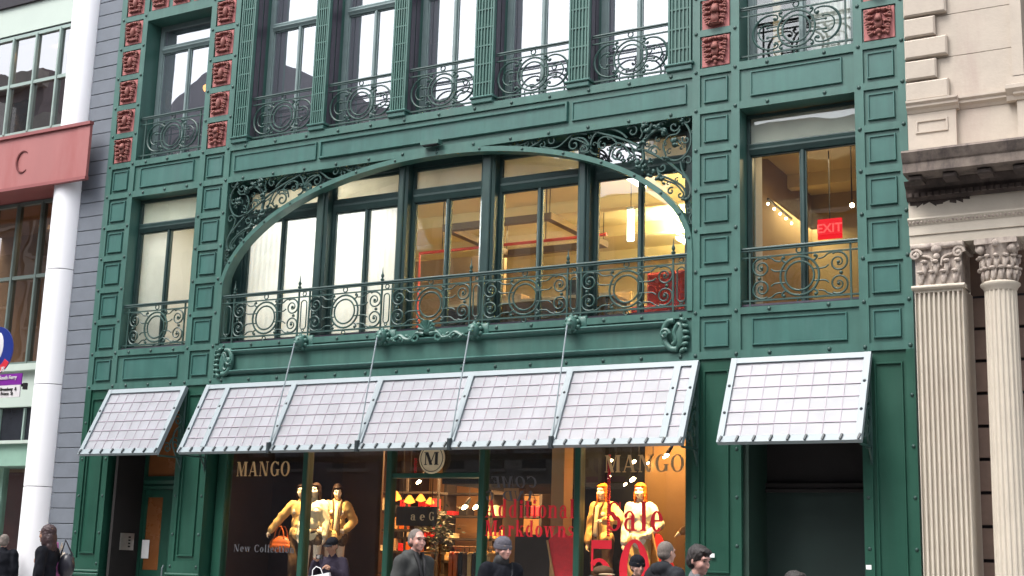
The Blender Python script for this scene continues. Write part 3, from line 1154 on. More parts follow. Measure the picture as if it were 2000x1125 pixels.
# ================================================================== glass awnings
def awning(x0, x1, ribs, label, ncols, sides):
    zt, zb, yt, yb = 4.345, 3.125, YW - .05, 16.945
    S = Vector((0, yt - yb, zt - zb)); L = S.length; S.normalize()
    Nn = Vector((1, 0, 0)).cross(S)
    B = Matrix(((1, S.x, Nn.x, x0), (0, S.y, Nn.y, yb), (0, S.z, Nn.z, zb), (0, 0, 0, 1)))
    W = x1 - x0
    aw = thing('glass_awning', label, 'awning', (x0 + W / 2, yt, zt), 'glass awnings over the ground floor')
    fr = MB()
    e, tb, bb = .085, .085, .095
    fr.box(0, e, 0, L, -.05, .03)
    fr.box(W - e, W, 0, L, -.05, .03)
    fr.box(e, W - e, L - tb, L, -.05, .026)
    fr.box(e, W - e, 0, bb, -.05, .026)
    fo = fr.build('frame', M_AWNBAR, aw, M=B)
    cuts = [e] + [v for r in ribs for v in (r - x0 - .05, r - x0 + .05)] + [W - e]
    for r in ribs:
        o = MB().box(r - x0 - .05, r - x0 + .05, bb, L - tb, -.05, .034).build('rib', M_AWNBAR, aw, M=B)
    bolts = MB()
    for r in [x0 + e / 2, x1 - e / 2] + list(ribs):
        for t in (.34, .66):
            bolts.ball((r - x0, L * t, .034), (.022, .022, .014), 7, 5)
    bo = bolts.build('bolts', M_DARKCLIP, fo, True, M=B)
    bo['kind'] = 'stuff'
    rows = 6
    h = (L - tb - bb) / rows
    bars = MB()
    k = 0
    for i in range(0, len(cuts), 2):
        a, b = cuts[i], cuts[i + 1]
        nc = ncols[k]; k += 1
        wd = (b - a) / nc
        me = MB().box(-wd / 2, wd / 2, -h / 2, h / 2, -.012, -.004).mesh('pane', M_AWNGLASS)
        for c in range(nc):
            for r in range(rows):
                jx = random.uniform(-.0015, .0015)
                link('pane', me, aw, B @ Matrix.Translation((a + wd * (c + .5), bb + h * (r + .5), jx)) @ Matrix.Rotation(random.uniform(-.006, .006), 4, 'X'))
        for c in range(1, nc):
            bars.box(a + wd * c - .0055, a + wd * c + .0055, bb, L - tb, -.02, .004)
        for r in range(1, rows):
            bars.box(a, b, bb + h * r - .006, bb + h * r + .006, -.018, .008)
    bars.build('glazing_bars', M_GLZBAR, aw, M=B)
    # dark clips along the gutter edge
    nclip = max(2, int(round(W / .25)) + 1)
    ce = MB().cbox(-.013, .013, .005, bb - .005, .026, .05, .004)
    cm = ce.mesh('clip', M_DARKCLIP)
    for i in range(nclip):
        link('clip', cm, fo, B @ Matrix.Translation((.04 + (W - .08) * i / (nclip - 1), 0, 0)) @ Matrix.Rotation(-.28, 4, 'Z'))
    # scrolled side brackets against the wall
    for sx in sides:
        x = x0 + .04 if sx < 0 else x1 - .04
        br = MB()
        br.tube([(x, YW - .02, zt - .1), (x, YW - .02, zb - .25)], .02, 6)
        br.tube([(x, YW - .02, zb - .02), (x, yb + .06, zb - .03)], .016, 6)
        def side(pts):
            return [(x, YW - .02 - p, q) for p, q in pts]
        br.tube(side(smooth2([(.0, zb - .2), (.16, zb + .05), (.24, zb + .22), (.2, zb + .42), (.08, zb + .5), (.06, zb + .38)])), .016, 6)
        br.tube(side(spiral(.17, zb + .2, .13, .02, 0, 9, 24)), .015, 6)
        br.tube(side(spiral(.15, zb + .62, .10, .02, 1, 9, 24)), .013, 6)
        br.tube(side(spiral(.36, zb + .12, .09, .02, 1, 9, 24)), .013, 6)
        br.build('bracket', M_IRON, aw, True)
    return aw


RIBX = [-14.06, -12.31, -10.62, -8.91]
a1_ = awning(-18.36, -16.49, [], 'narrow glass awning over the recessed door with the paper notice', [8], (1,))
a2_ = awning(-16.02, -6.90, [-15.50] + RIBX + [-7.20], 'long white glass awning hung on rods above the shop windows', [2, 7, 8, 8, 8, 8, 1], (-1, 1))
a3_ = awning(-6.41, -4.47, [], 'glass awning over the dark doorway beside the limestone building', [8], (1,))
for bx, rx in zip((-14.02, -12.35, -10.61, -8.92), RIBX):
    MB().tube([(bx, YW - .22, 4.97), (rx, 16.96, 3.22)], .0125, 6).build('hanger_rod', M_AWNBAR, a2_, True)
    c = MB().cbox(rx - .03, rx + .03, 16.90, 16.965, 3.09, 3.27, .01)
    c.build('rod_shoe', M_DARKCLIP, a2_)

# ================================================================== rooms behind the second floor windows
M_WARMW = paint('warm_plaster', (.72, .62, .40), .9, .05, .6)
M_CEIL = paint('warm_ceiling', (.80, .70, .42), .9, .04, .5)
M_BROWNW = paint('brown_partition', (.30, .20, .11), .8, .12, 1.2)
M_FLOORB = paint('dark_wood_floor', (.12, .07, .04), .5, .2, 3)
M_CARD = paint('cardboard', (.42, .30, .18), .85, .08, 3)
M_DUCT = paint('brown_duct', (.33, .25, .14), .6, .1, 2)
M_REDPIPE = paint('red_pipe', (.70, .06, .04), .4, .1, 5)
M_REDFAB = paint('red_fabric', (.40, .03, .03), .9, .2, 8)
M_WHITE = paint('white_paint', (.80, .80, .80), .6, .03, 2)
E_TUBE = emit('lamp_white', (1.0, .93, .78), 14)
E_SPOT = emit('lamp_warm', (1.0, .72, .38), 22)
E_EXIT = emit('exit_red', (1.0, .012, .02), .42)
E_EXITL = emit('exit_letter', (1.0, .10, .09), .55)
Y2 = YW + .62
room = MB()
room.box(-16.6, -4.0, Y2 + 8.5, Y2 + 8.6, 4.95, 8.4)
room.build('back_wall', M_WARMW, bld)
MB().box(-16.6, -3.98, Y2 + .0, Y2 + 8.5, 8.25, 8.4).build('ceiling', M_CEIL, bld)
MB().box(-19.0, -3.98, Y2 + .0, Y2 + 8.5, 4.8, 4.96).build('floor_slab', M_FLOORB, bld)
MB().box(-4.08, -3.98, Y2, Y2 + 8.5, 4.96, 8.25).build('side_wall', M_DUCT, bld)
# a service core between the arched bay and the right bay, brown partition at the left rear
MB().box(-15.4, -12.9, YW + 4.75, YW + 4.85, 4.96, 7.5).build('partition', M_BROWNW, bld)
MB().box(-12.9, -10.9, YW + 6.4, YW + 6.5, 4.96, 6.9).build('partition', M_BROWNW, bld)
MB().box(-7.05, -6.95, Y2 + .3, Y2 + 5.0, 4.96, 8.25).build('partition', M_BROWNW, bld)
MB().box(-6.62, -6.32, Y2 + .1, Y2 + .4, 4.96, 8.25).build('window_return', M_WHITE, bld)
MB().box(-9.2, -4.08, Y2 + 5.0, Y2 + 5.1, 4.96, 8.25).build('partition', M_DUCT, bld)
for yy in (1.6, 3.6, 5.6, 7.6):
    MB().box(-16.5, -4.1, Y2 + yy, Y2 + yy + .22, 8.02, 8.249).build('ceiling_beam', M_CEIL, bld)
MB().box(-8.35, -7.95, Y2 + 4.2, Y2 + 4.6, 4.96, 8.02).build('room_column', M_WARMW, bld)


def lamp(kind, name, loc, energy, col, size=.3, aim=None, spot=1.0, sizey=None):
    l = bpy.data.lights.new(name, kind)
    l.energy = energy
    l.color = col
    if kind == 'AREA':
        l.size = size
        if sizey:
            l.shape = 'RECTANGLE'; l.size_y = sizey
    else:
        l.shadow_soft_size = size
    if kind == 'SPOT':
        l.spot_size = spot
        l.spot_blend = .5
    o = bpy.data.objects.new(name, l)
    COL.objects.link(o)
    o.location = loc
    if aim is not None:
        d = Vector(loc) - Vector(aim)
        o.rotation_euler = d.to_track_quat('Z', 'Y').to_euler()
    return o


def pendant(x, y, z, L=1.2, label='', seen=True, e=60):
    p = thing('pendant_lamp', label, 'lamp', (x, y, z + .1), 'lit lamps hanging in the second floor room')
    MB().box(x - .06, x + .06, y - L / 2, y + L / 2, z + .03, z + .07).build('lamp_housing', M_WHITE, p)
    MB().box(x - .05, x + .05, y - L / 2 + .03, y + L / 2 - .03, z - .02, z + .0295).build('lamp_tube', E_TUBE, p)
    MB().box(x - .04, x + .04, y - L / 2 + .03, y + L / 2 - .03, z + .0705, z + .085).build('lamp_uplight', E_TUBE, p)
    for s in (-1, 1):
        MB().tube([(x, y + s * L * .4, z + .07), (x, y + s * L * .4, 8.25)], .006, 5).build('cord', M_BLACK, p)
    o = lamp('AREA', 'pendant_light', (x, y, z + .14), e, (1.0, .78, .38), .25, (x, y, z + 2), sizey=L)
    o.parent = p
    o.matrix_parent_inverse = WM[p.name].inverted()
    return p


for (x, y, z, wh) in ((-8.9, YW + 1.9, 7.80, 'nearest the middle of the arched window'), (-7.6, YW + 4.2, 7.72, 'halfway back behind the right end of the arched window'),
                  (-9.6, YW + 6.3, 7.72, 'far back behind the middle of the arched window'),
                  (-7.4, YW + 7.2, 7.72, 'deepest in the room behind the arched window')):
    pendant(x, y, z, 1.2, 'long white ceiling lamp ' + wh, e=110)
lamp('AREA', 'office_light', (-8.0, YW + 5.0, 7.6), 130, (1.0, .78, .40), 3.0, (-8.0, YW + 5.0, 0))
lamp('AREA', 'office_light', (-12.6, YW + 5.2, 7.9), 75, (1.0, .74, .40), 1.5, (-12.6, YW + 5.4, 0))
lamp('AREA', 'office_light', (-5.6, YW + 2.2, 7.9), 16, (1.0, .72, .40), .8, (-5.2, YW + 3.0, 0))
# slim bright white lamp seen through the last sash
q = at(1232, 440, YW + 1.6)
pl_ = thing('wall_lamp', 'tall thin white lit lamp behind the right end of the arched window', 'lamp', (q.x, q.y, q.z - .4))
MB().box(q.x - .05, q.x + .05, q.y - .03, q.y + .03, q.z - .26, q.z + .26).build('lamp_tube', emit('lamp_slim', (1, .97, .93), 3), pl_)
MB().box(q.x - .06, q.x + .06, q.y - .04, q.y + .04, q.z + .2605, q.z + .3).build('lamp_cap', M_WHITE, pl_)
MB().tube([(q.x, q.y, q.z + .3), (q.x, q.y, 8.25)], .008, 5).build('cord', M_BLACK, pl_)
# brown rectangular raft hanging under the ceiling
rf = thing('ceiling_raft', 'brown rectangular frame hanging below the yellow ceiling', 'ceiling frame', (-11.7, YW + 3.4, 7.4))
xa, xb = -12.80, -10.56
ya, yb2 = YW + 2.28, YW + 4.6
fr = MB()
fr.box(xa, xb, ya, ya + .14, 7.36, 7.48); fr.box(xa, xb, yb2 - .14, yb2, 7.36, 7.48)
fr.box(xa, xa + .14, ya + .14, yb2 - .14, 7.361, 7.48); fr.box(xb - .14, xb, ya + .14, yb2 - .14, 7.361, 7.48)
fr.build('raft_frame', paint('dark_brown_raft', (.14, .09, .05), .6, .1, 2), rf)
for x in (xa + .07, xb - .07):
    for y in (ya + .07, yb2 - .07):
        MB().tube([(x, y, 7.48), (x, y, 8.25)], .008, 5).build('hanger', M_BLACK, rf)
# red sprinkler pipe
rp = thing('sprinkler_pipe', 'thin red pipe running below the ceiling and down beside the blinds', 'pipe', (-12.0, YW + 3.0, 7.2))
p0, p1, p3 = at(816, 640, YW + 3.0), at(820, 495, YW + 3.0), at(1185, 450, YW + 3.0)
MB().tube([p0, p1, (p3.x, YW + 3.0, p1.z)], .03, 8).build('pipe_run', M_REDPIPE, rp, True)
for x in (p1.x + .5, p1.x + 1.6, p1.x + 2.7):
    MB().tube([(x, YW + 3.0, p1.z), (x, YW + 3.0, 8.25)], .01, 5).build('pipe_hanger', M_BLACK, rp)
# furniture that shows over the sill
ch = thing('armchair', 'red upholstered chair standing behind the right end of the arched window', 'chair', (-8.15, YW + 1.5, 4.96))
MB().cbox(-8.5, -7.85, YW + 1.1, YW + 1.75, 5.3, 5.45, .03).build('seat', M_REDFAB, ch)
MB().cbox(-8.5, -7.85, YW + 1.7, YW + 1.85, 5.3, 6.12, .05).build('backrest', M_REDFAB, ch)
for x in (-8.46, -7.9):
    for y in (YW + 1.15, YW + 1.72):
        MB().box(x, x + .05, y, y + .05, 4.96, 5.3).build('leg', M_BLACK, ch)
dk = thing('desk', 'long brown desk behind the balcony railing of the arched window', 'desk', (-10.5, YW + 1.6, 4.96))
MB().box(-12.1, -8.9, YW + 1.2, YW + 2.0, 5.68, 5.73).build('desktop', M_CARD, dk)
MB().box(-12.05, -8.95, YW + 1.9, YW + 1.94, 5.1, 5.68).build('modesty_panel', M_BROWNW, dk)
for x in (-12.05, -9.0):
    MB().box(x, x + .05, YW + 1.25, YW + 1.95, 4.96, 5.68).build('leg', M_BLACK, dk)
for i, (x, y, wx, hz_, mt) in enumerate(((-11.6, 1.5, .35, .22, M_CARD), (-10.9, 1.6, .5, .15, M_BROWNW), (-9.6, 1.55, .4, .3, M_BLACK), (-7.5, 1.5, .35, .8, M_BLACK))):
    b = MB().cbox(x - wx / 2, x + wx / 2, YW + y - .15, YW + y + .15, 5.732 if x < -8.5 else 4.962, (5.732 if x < -8.5 else 4.962) + hz_, .01)
    bo = b.build('storage_box', mt)
    tag(bo, ['brown carton on the desk behind the middle of the balcony', 'flat dark brown box on the desk behind the balcony',
             'black box on the right end of the desk', 'tall black cabinet by the right end of the arched window'][i], 'box')
# right window: exit sign, track spots, ceiling lamp
q = at(1621, 447, YW + 2.6)
ex = thing('exit_sign', 'glowing red exit sign hanging in the right window', 'sign', (q.x, q.y, q.z + .2))
MB().box(q.x - .19, q.x + .19, q.y - .03, q.y + .03, q.z - .16, q.z + .16).build('sign_box', E_EXIT, ex)
MB().tube([(q.x, q.y, q.z + .16), (q.x, q.y, 8.25)], .01, 5).build('sign_stem', M_BLACK, ex)


def text(body, size, mat, M, parent, name='lettering', extrude=.003, bold=.0, align='CENTER', shear=0.0):
    cu = bpy.data.curves.new(name, 'FONT')
    cu.body = body
    cu.size = size
    cu.extrude = extrude
    cu.offset = bold
    cu.align_x = align
    cu.align_y = 'CENTER'
    cu.shear = shear
    tmp = bpy.data.objects.new('tmp', cu)
    COL.objects.link(tmp)
    me = bpy.data.meshes.new_from_object(tmp.evaluated_get(bpy.context.evaluated_depsgraph_get()))
    bpy.data.objects.remove(tmp)
    me.materials.clear()
    me.materials.append(mat)
    return link(name, me, parent, M)


def wallM(x, y, z):
    """text standing in the xz plane, read from -y"""
    return Matrix(((1, 0, 0, x), (0, 0, -1, y), (0, 1, 0, z), (0, 0, 0, 1)))


text('EXIT', .2, E_EXITL, wallM(q.x, q.y - .034, q.z), ex, bold=.004)
tr = thing('track_light', 'row of small spotlights on a ceiling track in the right window', 'track light', (-6.0, YW + 3, 8.0))
t0, t1 = at(1500, 398, YW + 2.2), at(1546, 436, YW + 3.6)
MB().tube([t0 + Vector((0, 0, .08)), t1 + Vector((0, 0, .08))], .02, 6).build('track', M_BLACK, tr)
for k in range(5):
    c = t0.lerp(t1, k / 4)
    MB().ball(c, .02, 8, 6).build('spot_bulb', E_SPOT, tr, True)
q = at(1664, 401, YW + 1.7)
cl = thing('ceiling_spot', 'single round bright lamp near the right jamb of the right window', 'lamp', q)
MB().ball(q, .035, 10, 8).build('bulb', E_SPOT, cl, True)
MB().tube([q + Vector((0, 0, .045)), (q.x, q.y, 8.25)], .01, 5).build('lamp_stem', M_BLACK, cl)
# left window: white shade, brown room, a carton
MB().box(-19.0, -16.5, Y2 + 2.4, Y2 + 2.5, 4.96, 8.25).build('back_wall', paint('taupe_wall', (.50, .44, .36), .9, .06, 1), bld)
MB().box(-19.0, -18.95, Y2, Y2 + 2.4, 4.96, 8.25).build('side_wall', M_WHITE, bld)
MB().box(-16.62, -16.52, Y2, Y2 + 8.5, 4.96, 8.25).build('side_wall', M_WARMW, bld)
MB().box(-19.0, -16.62, Y2, Y2 + 2.4, 8.25, 8.4).build('ceiling', M_CEIL, bld)
MB().add([(-18.24, YW + .33, 5.17), (-17.54, YW + .33, 5.17), (-17.54, YW + .33, 7.36), (-18.24, YW + .33, 7.36)], [(0, 1, 2, 3)]).build('blind', M_BLIND, wl)
cbx = MB().cbox(-17.5, -17.0, YW + 1.0, YW + 1.5, 4.962, 6.55, .01)
cbo = cbx.build('carton_stack', M_CARD)
tag(cbo, 'tall brown carton standing inside the left window', 'box')
wb = MB().cbox(-17.35, -16.75, YW + .75, YW + .95, 4.962, 5.6, .02).build('white_box', M_WHITE)
tag(wb, 'white box lying inside the left window behind the railing', 'box')
lamp('AREA', 'blind_fill_light', (-14.0, YW + 2.0, 7.7), 80, (.97, .97, 1.0), 1.6, (-14.0, YW + .6, 6.3))  # unseen lamp added to whiten the blinds from behind
lamp('AREA', 'left_window_fill', (-17.2, YW + 1.6, 8.1), 24, (1, .95, .88), .8, (-17.2, YW + 1.6, 0))  # added fill that brightens the blind and room in the left window

# upper floor rooms: dark
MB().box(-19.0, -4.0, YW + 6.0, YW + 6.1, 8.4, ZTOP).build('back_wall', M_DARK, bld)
MB().box(-19.0, -4.0, YW + .7, YW + 6.0, 8.45, 8.6).build('floor_slab', M_FLOORB, bld)
MB().box(-19.02, -3.92, YW + .63, YW + 6.1, ZTOP - .05, ZTOP + .4).build('ceiling', M_CEIL, bld)
for x in (-19.0, -16.4, -6.6, -4.05):
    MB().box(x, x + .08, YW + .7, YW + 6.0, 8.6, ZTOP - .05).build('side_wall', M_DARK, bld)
# lamp in the second light from the left
q = at(672, 112, YW + 1.2)
sl = thing('spot_lamp', 'small warm lamp glowing in the second tall window of the upper row', 'lamp', q)
MB().lathe((q.x, q.y, q.z), [(.05, 0), (.055, .02), (.03, .1), (.01, .14)], 10).build('lamp_shade', M_BLACK, sl)
MB().ball((q.x, q.y, q.z), (.05, .05, .02), 8, 6).build('bulb', E_SPOT, sl, True)
MB().tube([q + Vector((0, 0, .14)), (q.x, q.y, ZTOP - .05)], .008, 5).build('cord', M_BLACK, sl)
# warm lamp and pale lantern in the upper left window
q = at(402, 172, YW + 1.5)
sl = thing('spot_lamp', 'dim orange lamp glowing in the upper left window', 'lamp', q)
MB().ball(q, (.06, .06, .08), 8, 6).build('bulb', emit('lamp_orange', (1, .4, .1), 4), sl, True)
MB().tube([q + Vector((0, 0, .08)), (q.x, q.y, ZTOP - .05)], .008, 5).build('cord', M_BLACK, sl)
q = at(322, 195, YW + 1.3)
ln = thing('lantern', 'pale round lantern hanging in the upper left window', 'lantern', q)
MB().lathe((q.x, q.y, q.z), [(.06, -.28), (.16, -.24), (.17, -.1), (.165, 0), (.15, .12), (.06, .2), (.02, .22)], 14).build('lamp_shade', M_WHITE, ln, True)
MB().tube([q + Vector((0, 0, .22)), (q.x, q.y, ZTOP - .05)], .01, 5).build('cord', M_BLACK, ln)
# white curtains and an orange box in the upper right window
cu = MB()
vs, fs = [], []
for k in range(41):
    x = -5.42 + .68 * k / 40
    yy = UW + .25 + .03 * math.sin(k * 1.3)
    vs += [(x, yy, 8.8), (x, yy, 11.4)]
for k in range(40):
    fs.append((2 * k, 2 * k + 2, 2 * k + 3, 2 * k + 1))
cu.add(vs, fs)
cu.build('curtain', M_BLIND, bld, True)
MB().box(-6.02, -5.9, UW + .3, UW + .34, 8.7, 11.4).build('curtain', M_CARD, bld)

# ================================================================== ground floor: shop front
YG = YW + .30
sw = MB()
sw.box(-15.94, -7.03, YG - .05, YG + .12, 0, .35)
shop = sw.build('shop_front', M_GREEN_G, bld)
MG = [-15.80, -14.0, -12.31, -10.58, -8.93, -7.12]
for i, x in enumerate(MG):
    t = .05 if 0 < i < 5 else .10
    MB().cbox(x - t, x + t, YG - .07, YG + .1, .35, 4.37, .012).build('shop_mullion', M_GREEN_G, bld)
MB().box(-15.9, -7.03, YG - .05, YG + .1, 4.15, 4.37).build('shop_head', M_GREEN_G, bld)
MB().cbox(-12.26, -10.63, YG - .05, YG + .1, 2.75, 2.83, .01).build('shop_transom_bar', M_GREEN_G, bld)
panes = []
for i in range(5):
    panes.append(MB().box(MG[i] + .05, MG[i + 1] - .05, YG, YG + .008, .35, 4.15).build('shop_window', M_GLASSSHOP, bld))

M_GOLD = paint('gold_lettering', (.62, .42, .20), .5, .08, 6)
M_REDVINYL = paint('red_vinyl', (.66, .012, .03), .45, .05, 6)
M_GREYWORDS = paint('grey_vinyl_and_reflection', (.09, .09, .10), .6, .05, 6)
M_CREAMSIGN = paint('cream_sign', (.78, .66, .42), .6, .04, 4)
M_BLACKV = paint('black_vinyl', (.02, .018, .018), .5, .05, 5)

# --- a small high-contrast serif alphabet: every glyph is a list of polygons in em units
TK, TN, SF = .15, .042, .035


def q4(x0, z0, x1, z1, x2, z2, x3, z3):
    return [(x0, z0), (x1, z1), (x2, z2), (x3, z3)]


def rect(x0, x1, z0, z1):
    return q4(x0, z0, x1, z0, x1, z1, x0, z1)


def stem(x, z0, z1, w=TK, sb=1, st=1):
    out = [rect(x, x + w, z0, z1)]
    if sb:
        out.append(rect(x - .05, x + w + .05, z0, z0 + SF))
    if st:
        out.append(rect(x - .05, x + w + (.05 if st == 1 else 0), z1 - SF, z1))
    return out


def slant(x0, z0, x1, z1, w):
    return [q4(x0, z0, x0 + w, z0, x1 + w, z1, x1, z1)]


def bowl(cx, cz, rx, rz, a0=0, a1=360, tx=TK, tn=TN, n=22):
    out = []
    for i in range(n):
        t0 = math.radians(a0 + (a1 - a0) * i / n)
        t1 = math.radians(a0 + (a1 - a0) * (i + 1) / n)
        ix, iz = rx - tx, rz - tn
        out.append(q4(cx + rx * math.cos(t0), cz + rz * math.sin(t0), cx + rx * math.cos(t1), cz + rz * math.sin(t1),
                      cx + ix * math.cos(t1), cz + iz * math.sin(t1), cx + ix * math.cos(t0), cz + iz * math.sin(t0)))
    return out


def dot(cx, cz, r):
    return [[(cx + r * math.cos(2 * PI * i / 12), cz + r * math.sin(2 * PI * i / 12)) for i in range(12)]]


X = .48


def glyph(c):
    if c == 'M': return .92, [rect(.04, .2, 0, SF), rect(.10, .10 + TN, 0, .7)] + slant(.36, 0, .10, .7, TK * 1.05) + slant(.36, 0, .62, .7, TN) + stem(.66, 0, .7, TK, 1, 0) + [rect(.6, .86, .7 - SF, .7), rect(.04, .24, .7 - SF, .7)]
    if c == 'A': return .74, slant(.06, 0, .30, .7, TN) + slant(.50, 0, .27, .7, TK) + [rect(.18, .5, .2, .2 + TN), rect(0, .18, 0, SF), rect(.44, .74, 0, SF)]
    if c == 'N': return .80, [rect(.10, .10 + TN, 0, .7), rect(.03, .22, 0, SF), rect(.62, .62 + TN, 0, .7), rect(.54, .74, .7 - SF, .7), rect(.02, .2, .7 - SF, .7)] + slant(.5, 0, .10, .7, TK)
    if c == 'G': return .74, bowl(.38, .35, .33, .36, 45, 330) + stem(.53, .04, .32, TK, 0, 1) + [rect(.6, .6 + TN, .52, .68)]
    if c == 'O': return .76, bowl(.38, .35, .34, .36)
    if c == 'C': return .72, bowl(.38, .35, .34, .36, 42, 318) + [rect(.6, .6 + TN, .5, .7)]
    if c == 'D': return .78, stem(.08, 0, .7) + bowl(.3, .35, .40, .35, -90, 90)
    if c == 'E': return .66, stem(.08, 0, .7) + [rect(.1, .58, .7 - TN, .7), rect(.1, .60, 0, TN), rect(.2, .46, .34, .34 + TN), rect(.54, .58, .54, .7), rect(.56, .6, 0, .18), rect(.42, .46, .26, .46)]
    if c == 'S': return .60, bowl(.29, .52, .24, .19, 30, 230, .11) + bowl(.30, .19, .26, .20, -150, 60, .13) + slant(.30, .25, .08, .46, .2) + [rect(.50, .54, .52, .7), rect(.04, .08, .0, .22)]
    if c == '5': return .62, [rect(.10, .10 + TN, .34, .7), rect(.10, .54, .6, .7)] + bowl(.27, .24, .30, .25, -160, 130, .15) + dot(.11, .14, .08)
    if c == '0': return .70, bowl(.35, .35, .32, .37, tx=.17)
    if c == 'a': return .56, bowl(.2, .15, .17, .16, 90, 270, .11) + stem(.30, .0, .36, .13, 0, 0) + bowl(.24, .33, .19, .16, 0, 150, .10) + [rect(.18, .32, .27, .27 + TN), rect(.3, .52, 0, SF), rect(.18, .34, .0, TN)] + dot(.1, .37, .06)
    if c == 'b': return .60, stem(.07, 0, .72, TK, 0, 2) + bowl(.3, .24, .25, .25, -110, 110)
    if c == 'c': return .5, bowl(.26, .24, .23, .25, 50, 310) + dot(.4, .37, .06)
    if c == 'd': return .62, stem(.36, 0, .72, TK, 1, 2) + bowl(.29, .24, .24, .25, 70, 290)
    if c == 'e': return .52, bowl(.26, .24, .23, .25, 0, 315) + [rect(.1, .47, .23, .23 + TN)]
    if c == 'i': return .34, stem(.09, 0, X, TK, 1, 2) + dot(.16, .61, .085)
    if c == 'k': return .62, stem(.07, 0, .72, TK, 1, 2) + slant(.2, .2, .42, X, TN) + slant(.40, 0, .24, .28, TK) + [rect(.34, .62, 0, SF), rect(.36, .56, X - SF, X)]
    if c == 'l': return .34, stem(.09, 0, .72, TK, 1, 2)
    if c == 'n': return .66, stem(.08, 0, X, TK, 1, 2) + stem(.40, 0, .34, TK, 1, 0) + bowl(.36, .30, .19, .19, 0, 150, .14)
    if c == 'o': return .54, bowl(.27, .24, .24, .25)
    if c == 'r': return .48, stem(.08, 0, X, TK, 1, 2) + bowl(.34, .33, .14, .15, 60, 160, .1) + dot(.38, .38, .075)
    if c == 's': return .44, bowl(.21, .36, .17, .13, 30, 240, .09) + bowl(.22, .13, .18, .14, -150, 60, .1) + slant(.2, .17, .06, .32, .16)
    if c == 't': return .38, stem(.09, .03, .64, TK * .95, 0, 0) + [rect(.0, .34, X - TN, X)] + bowl(.23, .1, .14, .11, 180, 330, .12)
    if c == 'u': return .66, stem(.08, .14, X, TK, 0, 2) + stem(.40, 0, X, TK, 1, 2) + bowl(.27, .16, .19, .17, 180, 320, .14)
    if c == 'w': return .84, slant(.20, 0, .05, X, TK * .9) + slant(.22, 0, .36, X, TN) + slant(.52, 0, .38, X, TK * .9) + slant(.54, 0, .70, X, TN) + [rect(0, .24, X - SF, X), rect(.32, .56, X - SF, X), rect(.6, .8, X - SF, X)]
    return .3, []


def serif(body, x, z, cap, y, mat, parent, width=None, mirror=False, name='letter', italic=0.0, arc=0.0):
    """lettering laid on the glass: x left edge, z baseline, cap = capital height"""
    k = cap / .7
    adv = sum(glyph(c)[0] for c in body) + .06 * (len(body) - 1)
    kx = (width / adv) if width else k
    cx = 0.0
    n = 0
    for c in body:
        m = MB()
        wd, polys = glyph(c)
        for p in polys:
            pts = [((cx + a + italic * b), b) for a, b in p]
            out = []
            for a, b in pts:
                t = a / adv
                if mirror:
                    t = 1 - t
                out.append((x + t * adv * kx, z + b * k + arc * (1 - (2 * t - 1) ** 2)))
            d = .0004 * (n % 9)
            n += 1
            m.prism(out, y - .004 - d, y)
        cx += wd + .06
        m.build(name, mat, parent)


YL_ = YG - .0015
serif('MANGO', -15.53, 2.80, .245, YL_, M_GOLD, panes[0], 1.17)
serif('MANGO', -8.52, 2.82, .25, YL_, M_GOLD, panes[4], 1.27)
serif('New', -15.47, 1.53, .12, YL_, M_GREYWORDS, panes[0], .38)
serif('Collection', -15.02, 1.53, .12, YL_, M_GREYWORDS, panes[0], .86)
serif('Additional', -10.52, 2.15, .27, YL_, M_REDVINYL, panes[3], 1.53)
serif('Markdowns', -10.52, 1.87, .235, YL_, M_REDVINYL, panes[3], 1.53)
serif('Sale', -8.47, 1.98, .41, YL_, M_REDVINYL, panes[4], .90)
serif('50', -8.78, .98, .86, YL_, M_REDVINYL, panes[4], 1.02)
serif('COME', -10.42, 2.60, .17, YL_, M_GREYWORDS, panes[3], .80, mirror=True, italic=.2)  # reversed words: a reflection in the glass, drawn as letters on it
serif('AND', -10.22, 2.40, .15, YL_, M_GREYWORDS, panes[3], .60, mirror=True, italic=.2)
serif('G', -10.52, 2.40, .15, YL_, M_GREYWORDS, panes[3], .15, mirror=True, italic=.2)
# round cream sign over the door
sg = thing('round_shop_sign', 'round cream sign with a black M half hidden above the shop door', 'sign', (-11.48, YG - .06, 3.03))
m = MB(); m.lathe((0, 0, 0), [(.235, -.012), (.24, 0), (.235, .012)], 32)
RX = Matrix.Translation((-11.48, YG - .085, 3.05)) @ Matrix.Rotation(PI / 2, 4, 'X')
m.build('sign_disc', M_CREAMSIGN, sg, M=RX)
m = MB(); ring(m, -11.48, 3.05, YG - .10, .205, .006, 32, 5)
m.build('sign_ring', M_BLACKV, sg)
serif('M', -11.63, 2.95, .20, YG - .099, M_BLACKV, sg, .30, name='sign_letter')
MB().tube([(-11.48, YG - .07, 3.28), (-11.48, YG - .07, 4.2)], .012, 6).build('sign_hanger', M_BLACK, sg)

